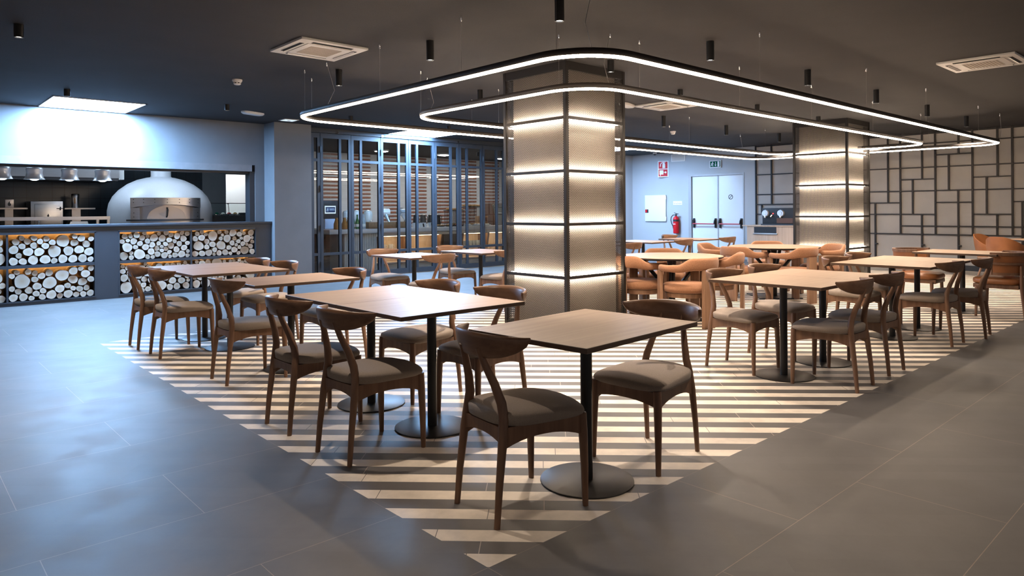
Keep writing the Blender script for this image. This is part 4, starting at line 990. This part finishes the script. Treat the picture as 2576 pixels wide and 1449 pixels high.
MB().rings([[(-0.25, -0.1, 0), (0.2, -0.1, 0), (0.2, 0.3, 0), (-0.25, 0.3, 0)], [(-0.15, -0.05, 0.26), (0.12, -0.05, 0.26), (0.12, 0.25, 0.26), (-0.15, 0.25, 0.26)]]).build('smoke_cowl', 'steelwarm', o, smooth=False)
o = thing('steel_canister', 'tall steel canister with an amber gauge on the right kitchen shelf', 'canister', (1.085, 13.1, 1.412))
MB().lathe([(0.058, 0), (0.06, 0.01), (0.06, 0.19), (0.064, 0.195), (0.064, 0.25), (0.055, 0.262), (0.002, 0.266)], 24).build('body', 'steel', o); MB().box((-0.02, -0.062, 0.13), (0.02, 0.006, 0.10)).build('gauge', 'amber', o, smooth=False)
o = thing('kitchen_range', 'low steel range with a grill top behind the counter', 'stove', (-0.6, 12.9, 0))
MB().b2(-1.6, 1.98, -0.1, 0.6, 0, 0.9).build('body', 'steel', o, smooth=False)
mb = MB()
for k in range(26): mb.tube([(-0.35 + k * 0.033, -0.1, 0.985), (-0.35 + k * 0.033, 0.4, 0.985)], 0.008, 6)
mb.b2(-0.4, 0.52, -0.12, 0.42, 0.9, 0.975); mb.build('grill_grate', 'darksteel', o)
o = thing('pass_rail', 'long steel pass rail standing behind the counter top', 'rail', (0, 11.5, 0))
MB().b2(-4, 1.30, -0.03, 0.25, 1.20, 1.255).build('pass_board', 'steel', o, smooth=False)
for x in (1.28, 1.12, -1.5): MB().b2(x - 0.02, x + 0.02, 0.0, 0.04, 0, 1.2).build('leg', 'steel', o, smooth=False)
# refrigerated glass case and ingredients
o = thing('prep_counter', 'steel prep counter right of the domed oven', 'counter', (3.45, 11.75, 0))
MB().b2(-0.3, 0.52, 0, 0.8, 0, 1.10).build('body', 'steel', o, smooth=False)
o = thing('glass_display_case', 'glass topping case on the prep counter right of the domed oven', 'display case', (3.43, 11.95, 1.10))
MB().b2(-0.32, 0.44, 0, 0.34, 0, 0.14).build('base', 'darksteel', o, smooth=False)
for nm, q in (('front_pane', ((-0.32, 0, 0.14), (0.44, 0, 0.14), (0.44, 0.05, 0.385), (-0.32, 0.05, 0.385))), ('top_pane', ((-0.32, 0.05, 0.385), (0.44, 0.05, 0.385), (0.44, 0.3, 0.385), (-0.32, 0.3, 0.385))), ('side_pane', ((-0.32, 0, 0.14), (-0.32, 0.05, 0.385), (-0.32, 0.3, 0.385), (-0.32, 0.32, 0.14)))):
    MB().quad(*q).build(nm, 'caseglass', o, smooth=False)
mb = MB()
for x in (-0.32, 0.06, 0.44): mb.tube([(x, 0, 0.14), (x, 0.05, 0.385)], 0.006, 6).box((x, 0.06, 0.38), (0.03, 0.03, 0.02))
mb.tube([(-0.32, 0.05, 0.388), (0.44, 0.05, 0.388)], 0.007, 6); mb.build('edge_bar', 'darksteel', o)
for k in range(5):
    c_ = thing('topping_pan', ('small steel topping pan at the left end of the glass case', 'small steel topping pan, second from the left in the glass case', 'small steel topping pan in the middle of the glass case', 'small steel topping pan, second from the right in the glass case', 'small steel topping pan at the right end of the glass case')[k], 'pan', (3.19 + k * 0.12, 12.12, 1.24), 0, 'pans in the glass case')
    MB().box((0, 0, 0.02), (0.10, 0.2, 0.04), bev=0.006).build('pan', 'chrome', c_); MB().lathe([(0.04, 0.04), (0.03, 0.06), (0.002, 0.068)], 10).build('topping', ('bread', 'green', 'ceramic', 'red', 'bread')[k], c_)
o = thing('steel_fridge_box', 'dark undercounter fridge unit in the kitchen doorway', 'fridge', (4.35, 12.6, 0))
MB().b2(-0.3, 0.3, 0, 0.5, 0, 1.1, 0, 0.01).build('body', 'darksteel', o); MB().b2(-0.26, 0.26, -0.02, 0, 0.6, 1.06, 0, 0.006).build('drawer', 'bluesteel', o); MB().b2(-0.28, 0.28, 0.02, 0.4, 1.1, 1.30, 0, 0.01).build('box_top', 'bluesteel', o)
o = thing('exit_sign', 'small green exit sign on the kitchen doorway edge', 'sign', (4.98, 14.3, 1.98))
MB().b2(-0.02, 0.03, 0, 0.2, 0, 0.22).build('plate', 'green', o, smooth=False); MB().b2(-0.022, -0.02, 0.03, 0.10, 0.04, 0.18).build('pictogram', 'signwhite', o, smooth=False)
# ------------------------------------------------------------------ folding glass doors
GY = 10.30
LB = [4.24, 4.60, 5.26, 5.935, 6.61, 7.28, 7.96, 8.65, 9.33, 10.02, 10.70]
MU = [None, 5.02, 5.48, 6.37, 6.83, 7.73, 8.19, 9.08, 9.55, 10.45]
struct(MB().b2(4.24, 10.75, GY - 0.04, GY + 0.10, 2.815, CZ).build('trim_4', 'bluesteel', smooth=False), 'dark head rail over the folding glass doors')
mb = MB()
for x in (4.95, 5.95, 7.9, 9.6): mb.box((x, GY - 0.045, 2.835), (0.05, 0.014, 0.014), Matrix.Rotation(R(45), 4, 'Y')).box((x, GY - 0.045, 2.835), (0.05, 0.014, 0.014), Matrix.Rotation(R(-45), 4, 'Y'))
struct(mb.build('trim_5', 'chrome', smooth=False), 'small clips along the door track')
for i in range(10):
    x0, x1 = LB[i] + 0.004, LB[i + 1] - 0.004; f = 0.055; y0, y1 = GY, GY + 0.05
    m = MU[i] if MU[i] else x0 + 0.2
    fr = MB().b2(x0, x0 + f, y0, y1, 0.012, 2.81).b2(x1 - f, x1, y0, y1, 0.012, 2.81).b2(x0 + f, x1 - f, y0, y1, 2.72, 2.81).b2(x0 + f, x1 - f, y0, y1, 0.012, 0.115)
    fr.b2(m - 0.026, m + 0.026, y0 + 0.001, y1 - 0.001, 0.115, 2.72)
    for z in (2.295, 0.495):
        for a, b in ((x0 + f, m - 0.026), (m + 0.026, x1 - f)): fr.b2(a, b, y0 + 0.002, y1 - 0.002, z - 0.026, z + 0.026)
    o = struct(fr.build('door_%d' % (i + 3), 'bluesteel', smooth=False), 'dark framed folding glass door leaf')
    gp = MB()
    gp.b2(x0 + f - .01, x1 - f + .01, GY + 0.022, GY + 0.028, 0.11, 2.73); gp.build('pane', 'glass', o, smooth=False)
    if i % 2 == 0:
        hg = MB()
        for z in (0.3, 1.0, 1.75, 2.5): hg.tube([(x1 + 0.004, GY - 0.012, z - 0.06), (x1 + 0.004, GY - 0.012, z + 0.06)], 0.011, 8)
        hg.build('hinge', 'bluesteel', o)
        MB().lathe([(0.007, 0), (0.005, 0.006), (0.001, 0.008)], 8).build('lock_stud', 'chrome', o).location = (x0 + 0.03, GY - 0.004, 0.8)

# ------------------------------------------------------------------ buffet room behind the glass
struct(MB().b2(6.72, 15.2, 15.1, 15.2, 0, CZ).build('wall_buffet', 'whitetile', smooth=False), 'white tiled wall of the buffet room')
SX = [(7.09, 7.60), (8.0, 8.56), (8.90, 9.51), (9.90, 10.47), (10.86, 11.36), (11.74, 12.40), (12.72, 13.35), (13.7, 14.3)]
for i, (a, b) in enumerate(SX):
    t = thing('striped_tile_panel', 'tall panel of red brown tile rows on the buffet wall, %s from the left' % ORD[i], 'wall panel', ((a + b) / 2, 15.095, 0), 0, 'red striped tile panels')
    for k in range(23):
        z = 0.54 + k * 0.105
        if z > 2.86: break
        MB().box((0, -0.006, z), (b - a, 0.012, 0.050)).build('tile_row', 'redtile', t, smooth=False)
struct(MB().b2(6.72, 10.68, 10.46, 15.1, 0, 0.004).build('floor_buffet', 'dirty', smooth=False), 'dark timber floor of the buffet room')
for i, (x, y) in enumerate(((8.0, 12.6), (10.0, 12.6), (12.2, 12.6))):  # lamps out of sight, added to brighten the buffet room
    o = thing('buffet_fill_lamp', ('unseen lamp added over the left end of the buffet', 'unseen lamp added over the middle of the buffet', 'unseen lamp added over the right end of the buffet')[i], 'ceiling light', (x, y + 1.0, CZ), 0, 'unseen lamps added in the buffet room')
    MB().lathe([(0.20, 0), (0.20, -0.03), (0.18, -0.045)], 28).build('housing', 'white', o); MB().lathe([(0.178, -0.043), (0.1, -0.06), (0.002, -0.064)], 28).build('diffuser', 'roomfill', o)
for x, y, lb in ((7.35, 12.6, 'short black spotlight above the order screen, seen through the glass'), (8.9, 12.6, 'short black spotlight above the white jars, seen through the glass'), (10.5, 12.7, 'short black spotlight above the thermos jugs, seen through the glass'), (10.6, 11.4, 'short black spotlight close behind the glass doors'), (12.9, 13.2, 'short black spotlight over the bread station, seen through the glass')):
    downlight(x, y, 0.10, lb, power=120, size=105)
# buffet counter
BY = 11.40
o = thing('buffet_counter', 'long white topped buffet counter with lit oak shelves behind the glass doors', 'counter', (0, BY, 0))
MB().b2(5.36, 13.6, 0, 0.85, 0.825, 0.925, 0, 0.02).build('worktop', 'marble', o)
MB().b2(5.75, 6.55, 0.10, 0.72, 0.0, 0.825).build('fluted_end', 'slats', o, smooth=False)
mb = MB()
for k in range(18): mb.b2(5.76 + k * 0.0445, 5.76 + k * 0.0445 + 0.03, 0.085, 0.10, 0.03, 0.82)
mb.build('flutes', 'slats', o, smooth=False)
MB().b2(6.55, 13.6, 0.55, 0.75, 0.0, 0.825).build('shelf_back', 'paleoak', o, smooth=False)
MB().b2(6.55, 13.6, 0.14, 0.56, 0.40, 0.435).b2(6.55, 13.6, 0.14, 0.56, 0.12, 0.15).build('shelf_board', 'paleoak', o, smooth=False)
MB().b2(6.55, 13.6, 0.12, 0.18, 0.745, 0.825).build('apron', 'marble', o, smooth=False)
MB().b2(6.55, 13.6, 0.2, 0.55, 0.0, 0.10).build('plinth', 'slats', o, smooth=False)
mb = MB()
for x in (6.6, 7.45, 8.38, 9.02, 9.85, 10.75, 11.8, 12.8): mb.rings([[(x + s_, y, z) for y, z in ((0.12, 0.82), (0.56, 0.82), (0.56, 0.0), (0.3, 0.0))] for s_ in (0, 0.05)])
mb.build('shelf_divider', 'oak', o, smooth=False)
MB().b2(8.44, 9.01, 0.13, 0.15, 0.1, 0.745).build('dark_front', 'dirty', o, smooth=False)
mb = MB()
for a, b in ((6.68, 7.40), (7.52, 8.34), (9.09, 9.80), (9.93, 10.7), (10.85, 11.7)): mb.b2(a, b, 0.2, 0.23, 0.735, 0.743).b2(a, b, 0.2, 0.23, 0.39, 0.398)
mb.build('shelf_light', 'shelfglow', o, smooth=False)
# walnut host desk at the left end with an order screen
o = thing('host_desk', 'dark walnut desk at the left end of the buffet behind the glass', 'desk', (5.15, 12.3, 0))
MB().b2(0.2, 0.9, 0, 0.5, 0, 0.9).build('body', 'walnut', o, smooth=False); MB().b2(0.16, 0.92, -0.03, 0.52, 0.9, 0.93).build('desk_top', 'walnut', o, smooth=False)
o = thing('order_screen', 'black order screen showing a white and blue page, behind the glass', 'screen', (5.72, 12.0, 0.93), R(12))
MB().box((0, 0.12, 0.11), (0.36, 0.26, 0.22), bev=0.01).build('stand', 'paper', o); MB().box((0, 0.02, 0.42), (0.42, 0.05, 0.40), bev=0.01).build('bezel', 'signblack', o)
MB().box((-0.03, -0.007, 0.42), (0.30, 0.004, 0.17)).build('display', 'screen', o, smooth=False)
mb = MB().box((-0.03, -0.010, 0.42), (0.26, 0.003, 0.12)); mb.build('display_field', 'screenblue', o, smooth=False)
fl = lambda u, v, w: (u, -0.0125 - w, v); mb = MB()
for pl in ([(-0.13, 0.385), (-0.115, 0.455)], [(-0.10, 0.385), (-0.085, 0.455)], [(-0.125, 0.42), (-0.09, 0.425)]):
    for q in stroke(pl, 0.012): mb.prism(q, fl, 0.002)
for v, u1 in ((0.435, 0.075), (0.41, 0.085)): mb.prism(rect(-0.06, v, u1, v + 0.010), fl, 0.002)
mb.build('display_marks', 'signwhite', o, smooth=False)
o = thing('dark_cabinet', 'tall dark cabinet next to the pier behind the glass', 'cabinet', (5.55, 13.0, 0))
MB().b2(-0.2, 0.2, 0, 0.5, 0, 1.5, 0, 0.004).build('body', 'darksteel', o); MB().lathe([(0.015, 0), (0.012, 0.02), (0.001, 0.022)], 10).build('knob', 'chrome', o).location = (0.13, -0.005, 1.1)
# things on the worktop
def on(x, dy): return (x, BY + dy, 0.925)
JL = ['white ceramic drinks jar behind the green bottles', 'white ceramic drinks jar right of the green bottles', 'pale drinks jar behind the juice carafes']
for i, (x, dy) in enumerate(((6.29, 0.50), (6.52, 0.40), (6.05, 0.5))):
    o = thing('drinks_jar', JL[i], 'jar', on(x, dy), 0, 'white drinks jars')
    MB().lathe([(0.07, 0.135), (0.092, 0.15), (0.098, 0.19), (0.098, 0.34), (0.088, 0.375), (0.07, 0.385)], 28).build('body', 'ceramic', o)
    MB().lathe([(0.074, 0.384), (0.078, 0.395), (0.03, 0.402), (0.016, 0.414), (0.002, 0.418)], 20).build('lid', 'ceramic', o)
    mb = MB()
    for k in range(4): mb.tube([(0.065 * math.cos(k * 1.57), 0.065 * math.sin(k * 1.57), 0.14), (0.09 * math.cos(k * 1.57), 0.09 * math.sin(k * 1.57), 0)], 0.005, 6)
    mb.tube([(0.08 * math.cos(a), 0.08 * math.sin(a), 0.06) for a in (2 * math.pi * i_ / 20 for i_ in range(20))], 0.005, 6, closed=True); mb.build('stand', 'wire', o)
    MB().tube([(0, -0.095, 0.18), (0, -0.13, 0.175), (0, -0.13, 0.155)], 0.008, 8).build('tap', 'chrome', o)
for i, (x, dy) in enumerate(((5.62, 0.18), (5.79, 0.14), (5.91, 0.18))):
    o = thing('juice_carafe', 'amber juice carafe, %s from the left by the order screen' % ORD[i], 'carafe', on(x, dy), 0, 'juice carafes')
    MB().lathe([(0.055, 0), (0.062, 0.01), (0.06, 0.12), (0.035, 0.19), (0.028, 0.22), (0.036, 0.25)], 20).build('body', 'amber', o); MB().tube([(0.05, 0, 0.08), (0.095, 0, 0.11), (0.09, 0, 0.18), (0.035, 0, 0.21)], 0.007, 8).build('handle', 'amber', o)
for i, (x, dy, m_) in enumerate(((5.99, 0.12, 'bottlegreen'), (6.06, 0.08, 'bottlegreen'), (6.11, 0.15, 'bottlegreen'), (6.165, 0.09, 'bottlegreen'), (6.23, 0.13, 'clearb'), (6.285, 0.17, 'clearb'))):
    o = thing('water_bottle', ('green glass bottle, %s from the left' % ORD[i]) if i < 4 else ('clear glass bottle, %s of the two beside the mullion' % ('left', 'right')[i - 4]), 'bottle', on(x, dy), 0, 'bottles on the buffet')
    MB().lathe([(0.034, 0), (0.037, 0.006), (0.037, 0.15), (0.030, 0.19), (0.014, 0.24), (0.013, 0.29), (0.015, 0.30)], 18).build('body', m_, o); MB().lathe([(0.0155, 0.295), (0.0155, 0.315), (0.002, 0.316)], 12).build('cap', m_, o)
    MB().lathe([(0.0376, 0.05), (0.0376, 0.11)], 18, cap=False).build('label_band', 'ceramic', o)
for i, x in enumerate((6.32, 6.68, 7.04)):
    o = thing('fruit_crate', 'low wooden crate on the buffet, %s from the left' % ORD[i], 'crate', on(x + 0.17, 0.16), 0, 'wooden crates on the buffet')
    MB().box((0, 0, 0.012), (0.34, 0.26, 0.02)).build('floor_board', 'wick', o, smooth=False)
    for sy in (-1, 1): MB().box((0, sy * 0.122, 0.075), (0.34, 0.016, 0.13), bev=0.003).build('side_board', 'wick', o)
    for sx in (-1, 1): MB().box((sx * 0.162, 0, 0.075), (0.016, 0.23, 0.13), bev=0.003).build('end_board', 'wick', o)
    mb = MB()
    for k in range(9): mb.lathe([(0.002, 0), (0.03, 0.01), (0.038, 0.035), (0.025, 0.06), (0.002, 0.066)], 10, c=(-0.12 + (k % 5) * 0.06, -0.05 + (k // 5) * 0.09, 0.06))
    q = mb.build('packed_rolls', 'bread', o); q['kind'] = 'stuff'
for i, (x, a) in enumerate(((7.04, -10), (7.48, 12))):
    o = thing('wire_dispenser', ('tilted clear cereal scoop stand with wire frame, left one', 'round cereal dispenser in a wire frame, right one')[i], 'dispenser', on(x, 0.52), R(a), 'wire framed dispensers')
    mb = MB()
    for sx in (-0.11, 0.11): mb.tube([(sx, 0, 0), (sx, 0, 0.40), (sx * 0.6, 0, 0.45), (0, 0, 0.455)], 0.007, 8)
    mb.build('wire_frame', 'darksteel', o)
    MB().tube([(-0.09, -0.02, 0.36), (0.09, -0.02, 0.36)], 0.085, 20).build('drum', 'clearb' if i else 'ceramic', o); MB().tube([(0, -0.05, 0.30), (0.03, -0.10, 0.20), (0.06, -0.16, 0.10)], [0.05, 0.035, 0.02], 10).build('chute', 'clearb', o)
for i, x in enumerate((7.93, 8.13, 8.36, 8.56)):
    o = thing('thermos_jug', 'black thermos jug on the buffet, %s from the left' % ORD[i], 'jug', on(x, 0.55), 0, 'thermos jugs')
    MB().lathe([(0.075, 0), (0.085, 0.01), (0.072, 0.2), (0.062, 0.27), (0.066, 0.285), (0.03, 0.305), (0.002, 0.307)], 20).build('body', 'signblack', o); MB().tube([(0.06, 0, 0.26), (0.13, 0, 0.25), (0.125, 0, 0.1), (0.075, 0, 0.06)], 0.009, 8).build('handle', 'signblack', o)
for i, x in enumerate((7.62, 7.82, 8.06)):
    o = thing('card_holder', 'small white folded card in front of the thermos jugs, %s from the left' % ORD[i], 'card', on(x, 0.12), 0, 'white cards on the buffet')
    MB().rings([[(-0.09, -0.04, 0), (0.09, -0.04, 0), (0.09, 0.04, 0), (-0.09, 0.04, 0)], [(-0.09, -0.003, 0.11), (0.09, -0.003, 0.11), (0.09, 0.003, 0.11), (-0.09, 0.003, 0.11)]]).build('card', 'signwhite', o, smooth=False); MB().box((0, -0.03, 0.05), (0.03, 0.012, 0.08), Matrix.Rotation(R(-18), 4, 'X')).build('dark_mark', 'signblack', o, smooth=False)
for i, (x, z0, w_, dy, lb) in enumerate(((8.98, 0.385, 0.40, 0.42, 'dark wire riser with bread baskets above the thermos jugs'), (9.56, 0.475, 0.60, 0.42, 'tall wire riser with pastries under the far red panels'))):
    o = thing('wire_riser', lb, 'food riser', on(x, dy), R(6), 'wire food risers')
    mb = MB(); nn_ = 14
    for k in range(nn_ + 1):
        for sy in (-0.14, 0.14): mb.tube([(-w_ / 2 + w_ * k / nn_, sy, 0), (-w_ / 2 + w_ * k / nn_, sy, z0)], 0.004, 5)
    mb.build('wire_sides', 'signblack', o)
    MB().box((0, 0, z0), (w_ + 0.03, 0.32, 0.02), bev=0.004).box((0, 0, 0.01), (w_ + 0.03, 0.32, 0.02)).build('tray', 'signblack', o)
    mb = MB(); rb = random.Random(i)
    for k in range(16): mb.lathe([(0.002, 0), (0.04, 0.01), (0.045, 0.03), (0.025, 0.05), (0.002, 0.053)], 9, c=(-w_ * 0.44 + w_ * 0.88 * (k % 8) / 7, -0.07 + 0.13 * (k // 8) + rb.uniform(-.02, .02), z0 + 0.01))
    for k in range(8): mb.lathe([(0.002, 0), (0.04, 0.01), (0.045, 0.03), (0.025, 0.05), (0.002, 0.053)], 9, c=(-w_ * 0.44 + w_ * 0.88 * k / 7, -0.05, 0.02))
    q = mb.build('pastries', 'bread', o); q['kind'] = 'stuff'
for i, (x, m_) in enumerate(((8.36, 'bread'), (8.64, 'bread'), (8.92, 'signblack'), (9.20, 'signwhite'), (9.50, 'signwhite'), (9.80, 'ceramic'))):
    o = thing('food_tray', ('round of cut cheese on the front edge of the buffet', 'second platter of cut cheese on the front edge of the buffet', 'black slate tray on the front edge of the buffet', 'white dish beside the black slate tray', 'white dish below the tall wire riser', 'cream dish near the bread station')[i], 'tray', on(x, 0.16), 0, 'dishes along the buffet edge')
    MB().lathe([(0.08, 0), (0.12, 0.012), (0.122, 0.03), (0.11, 0.028), (0.002, 0.02)], 24).build('dish', 'signblack' if i < 3 else 'signwhite', o)
    mb = MB()
    for k in range(6): mb.box((0.06 * math.cos(k), 0.06 * math.sin(k), 0.04), (0.05, 0.03, 0.03), Matrix.Rotation(k, 4, 'Z'), bev=0.004)
    mb.build('food', m_ if m_ != 'signblack' else 'red', o)
o = thing('bread_station', 'brown sloping bread cabinet at the right end of the visible buffet', 'bread box', on(10.42, 0.45), R(-8))
MB().rings([[(x_, y_, z_) for y_, z_ in ((-0.25, 0), (0.25, 0), (0.25, 0.57), (-0.02, 0.57))] for x_ in (-0.2, 0.2)]).build('body', 'copper', o, smooth=False)
MB().rings([[(x_, y_, z_) for y_, z_ in ((-0.258, 0.02), (-0.245, 0.02), (-0.03, 0.56), (-0.045, 0.56))] for x_ in (-0.17, 0.17)]).build('sloping_lid', 'caseglass', o, smooth=False); MB().tube([(-0.1, -0.18, 0.32), (0.1, -0.18, 0.32)], 0.012, 8).build('handle', 'chrome', o)
o = thing('wooden_box', 'small brown box beside the bread cabinet', 'box', on(10.02, 0.6), 0); MB().box((0, 0, 0.12), (0.24, 0.24, 0.24), bev=0.008).build('body', 'wick', o); MB().box((0, -0.122, 0.16), (0.2, 0.01, 0.1), bev=0.003).build('flap', 'copper', o)
# mugs and boxes on the lit shelf
k = 0
for x, lb in ((6.87, 'cream mug on the lit shelf, left of the pair above the dining chair'), (7.06, 'cream mug on the lit shelf, right of the pair above the dining chair'), (10.30, 'cream mug on the lit shelf by the column, left one'), (10.52, 'cream mug on the lit shelf by the column, right one')):
    o = thing('mug', lb, 'mug', (x, BY + 0.32, 0.436), 0, 'cream mugs on the shelf')
    MB().lathe([(0.05, 0), (0.056, 0.008), (0.056, 0.115), (0.052, 0.115), (0.050, 0.02), (0.002, 0.016)], 22).build('body', 'ceramic', o); MB().tube([(0.054, 0, 0.095), (0.092, 0, 0.09), (0.092, 0, 0.04), (0.054, 0, 0.028)], 0.008, 8).build('handle', 'ceramic', o)
for i in range(6):
    o = thing('drinking_glass', '%s tumbler from the left on the lit shelf, next to the column' % ORD[i], 'glass', (9.16 + i * 0.115, BY + 0.3, 0.436), 0, 'tumblers on the shelf')
    MB().lathe([(0.045, 0), (0.05, 0.004), (0.056, 0.12), (0.053, 0.12), (0.046, 0.01), (0.002, 0.008)], 20).build('body', 'clearb', o)

# ------------------------------------------------------------------ coffee counter in front of the grid wall
o = thing('coffee_counter', 'pale oak coffee counter against the back wall, beside the far column', 'counter', (14.2, 6.3, 0))
MB().b2(0, 0.62, -1.0, 0.50, 0, 0.875).build('body', 'paleoak', o, smooth=False); MB().b2(-0.02, 0.63, -1.02, 0.62, 0.877, 0.905, 0, 0.003).build('worktop', 'paleoak', o)
MB().b2(-0.004, 0.06, -0.26, 0.31, 0.715, 0.862).build('niche', 'signblack', o, smooth=False); MB().b2(-0.025, -0.004, -0.29, 0.33, 0.685, 0.715, 0, 0.003).build('drawer_pull', 'steelwarm', o)
o = thing('coffee_machine', 'glossy black coffee machine with two round chrome dials', 'coffee machine', (14.4, 6.18, 0.906))
MB().b2(0, 0.42, -0.62, 0.32, 0.02, 0.415, 0, 0.012).build('body', 'signblack', o); MB().b2(-0.04, 0.4, -0.6, 0.34, 0, 0.03).build('drip_tray', 'darksteel', o, smooth=False)
for y in (0.23, -0.16):
    MB().tube([(0.0, y, 0.29), (-0.05, y, 0.29)], [0.085, 0.075], 24).tube([(-0.05, y, 0.29), (-0.06, y, 0.29)], [0.045, 0.04], 20).build('dial', 'satin', o)
    MB().tube([(-0.03, y, 0.23), (-0.05, y, 0.18)], [0.03, 0.02], 10).build('spout', 'satin', o)
MB().tube([(-0.002, 0.04, 0.28), (-0.012, 0.04, 0.28)], 0.014, 12).build('pilot_light', 'redled', o)
MB().tube([(-0.01, 0.07, 0.25), (-0.04, 0.09, 0.20)], 0.016, 8).build('steam_tap', 'chrome', o)
MB().b2(-0.006, 0, -0.45, -0.05, 0.05, 0.17).build('front_panel', 'copper', o, smooth=False)
MB().b2(0.05, 0.1, 0.34, 0.37, 0.05, 0.3).build('side_trim', 'frame', o, smooth=False)
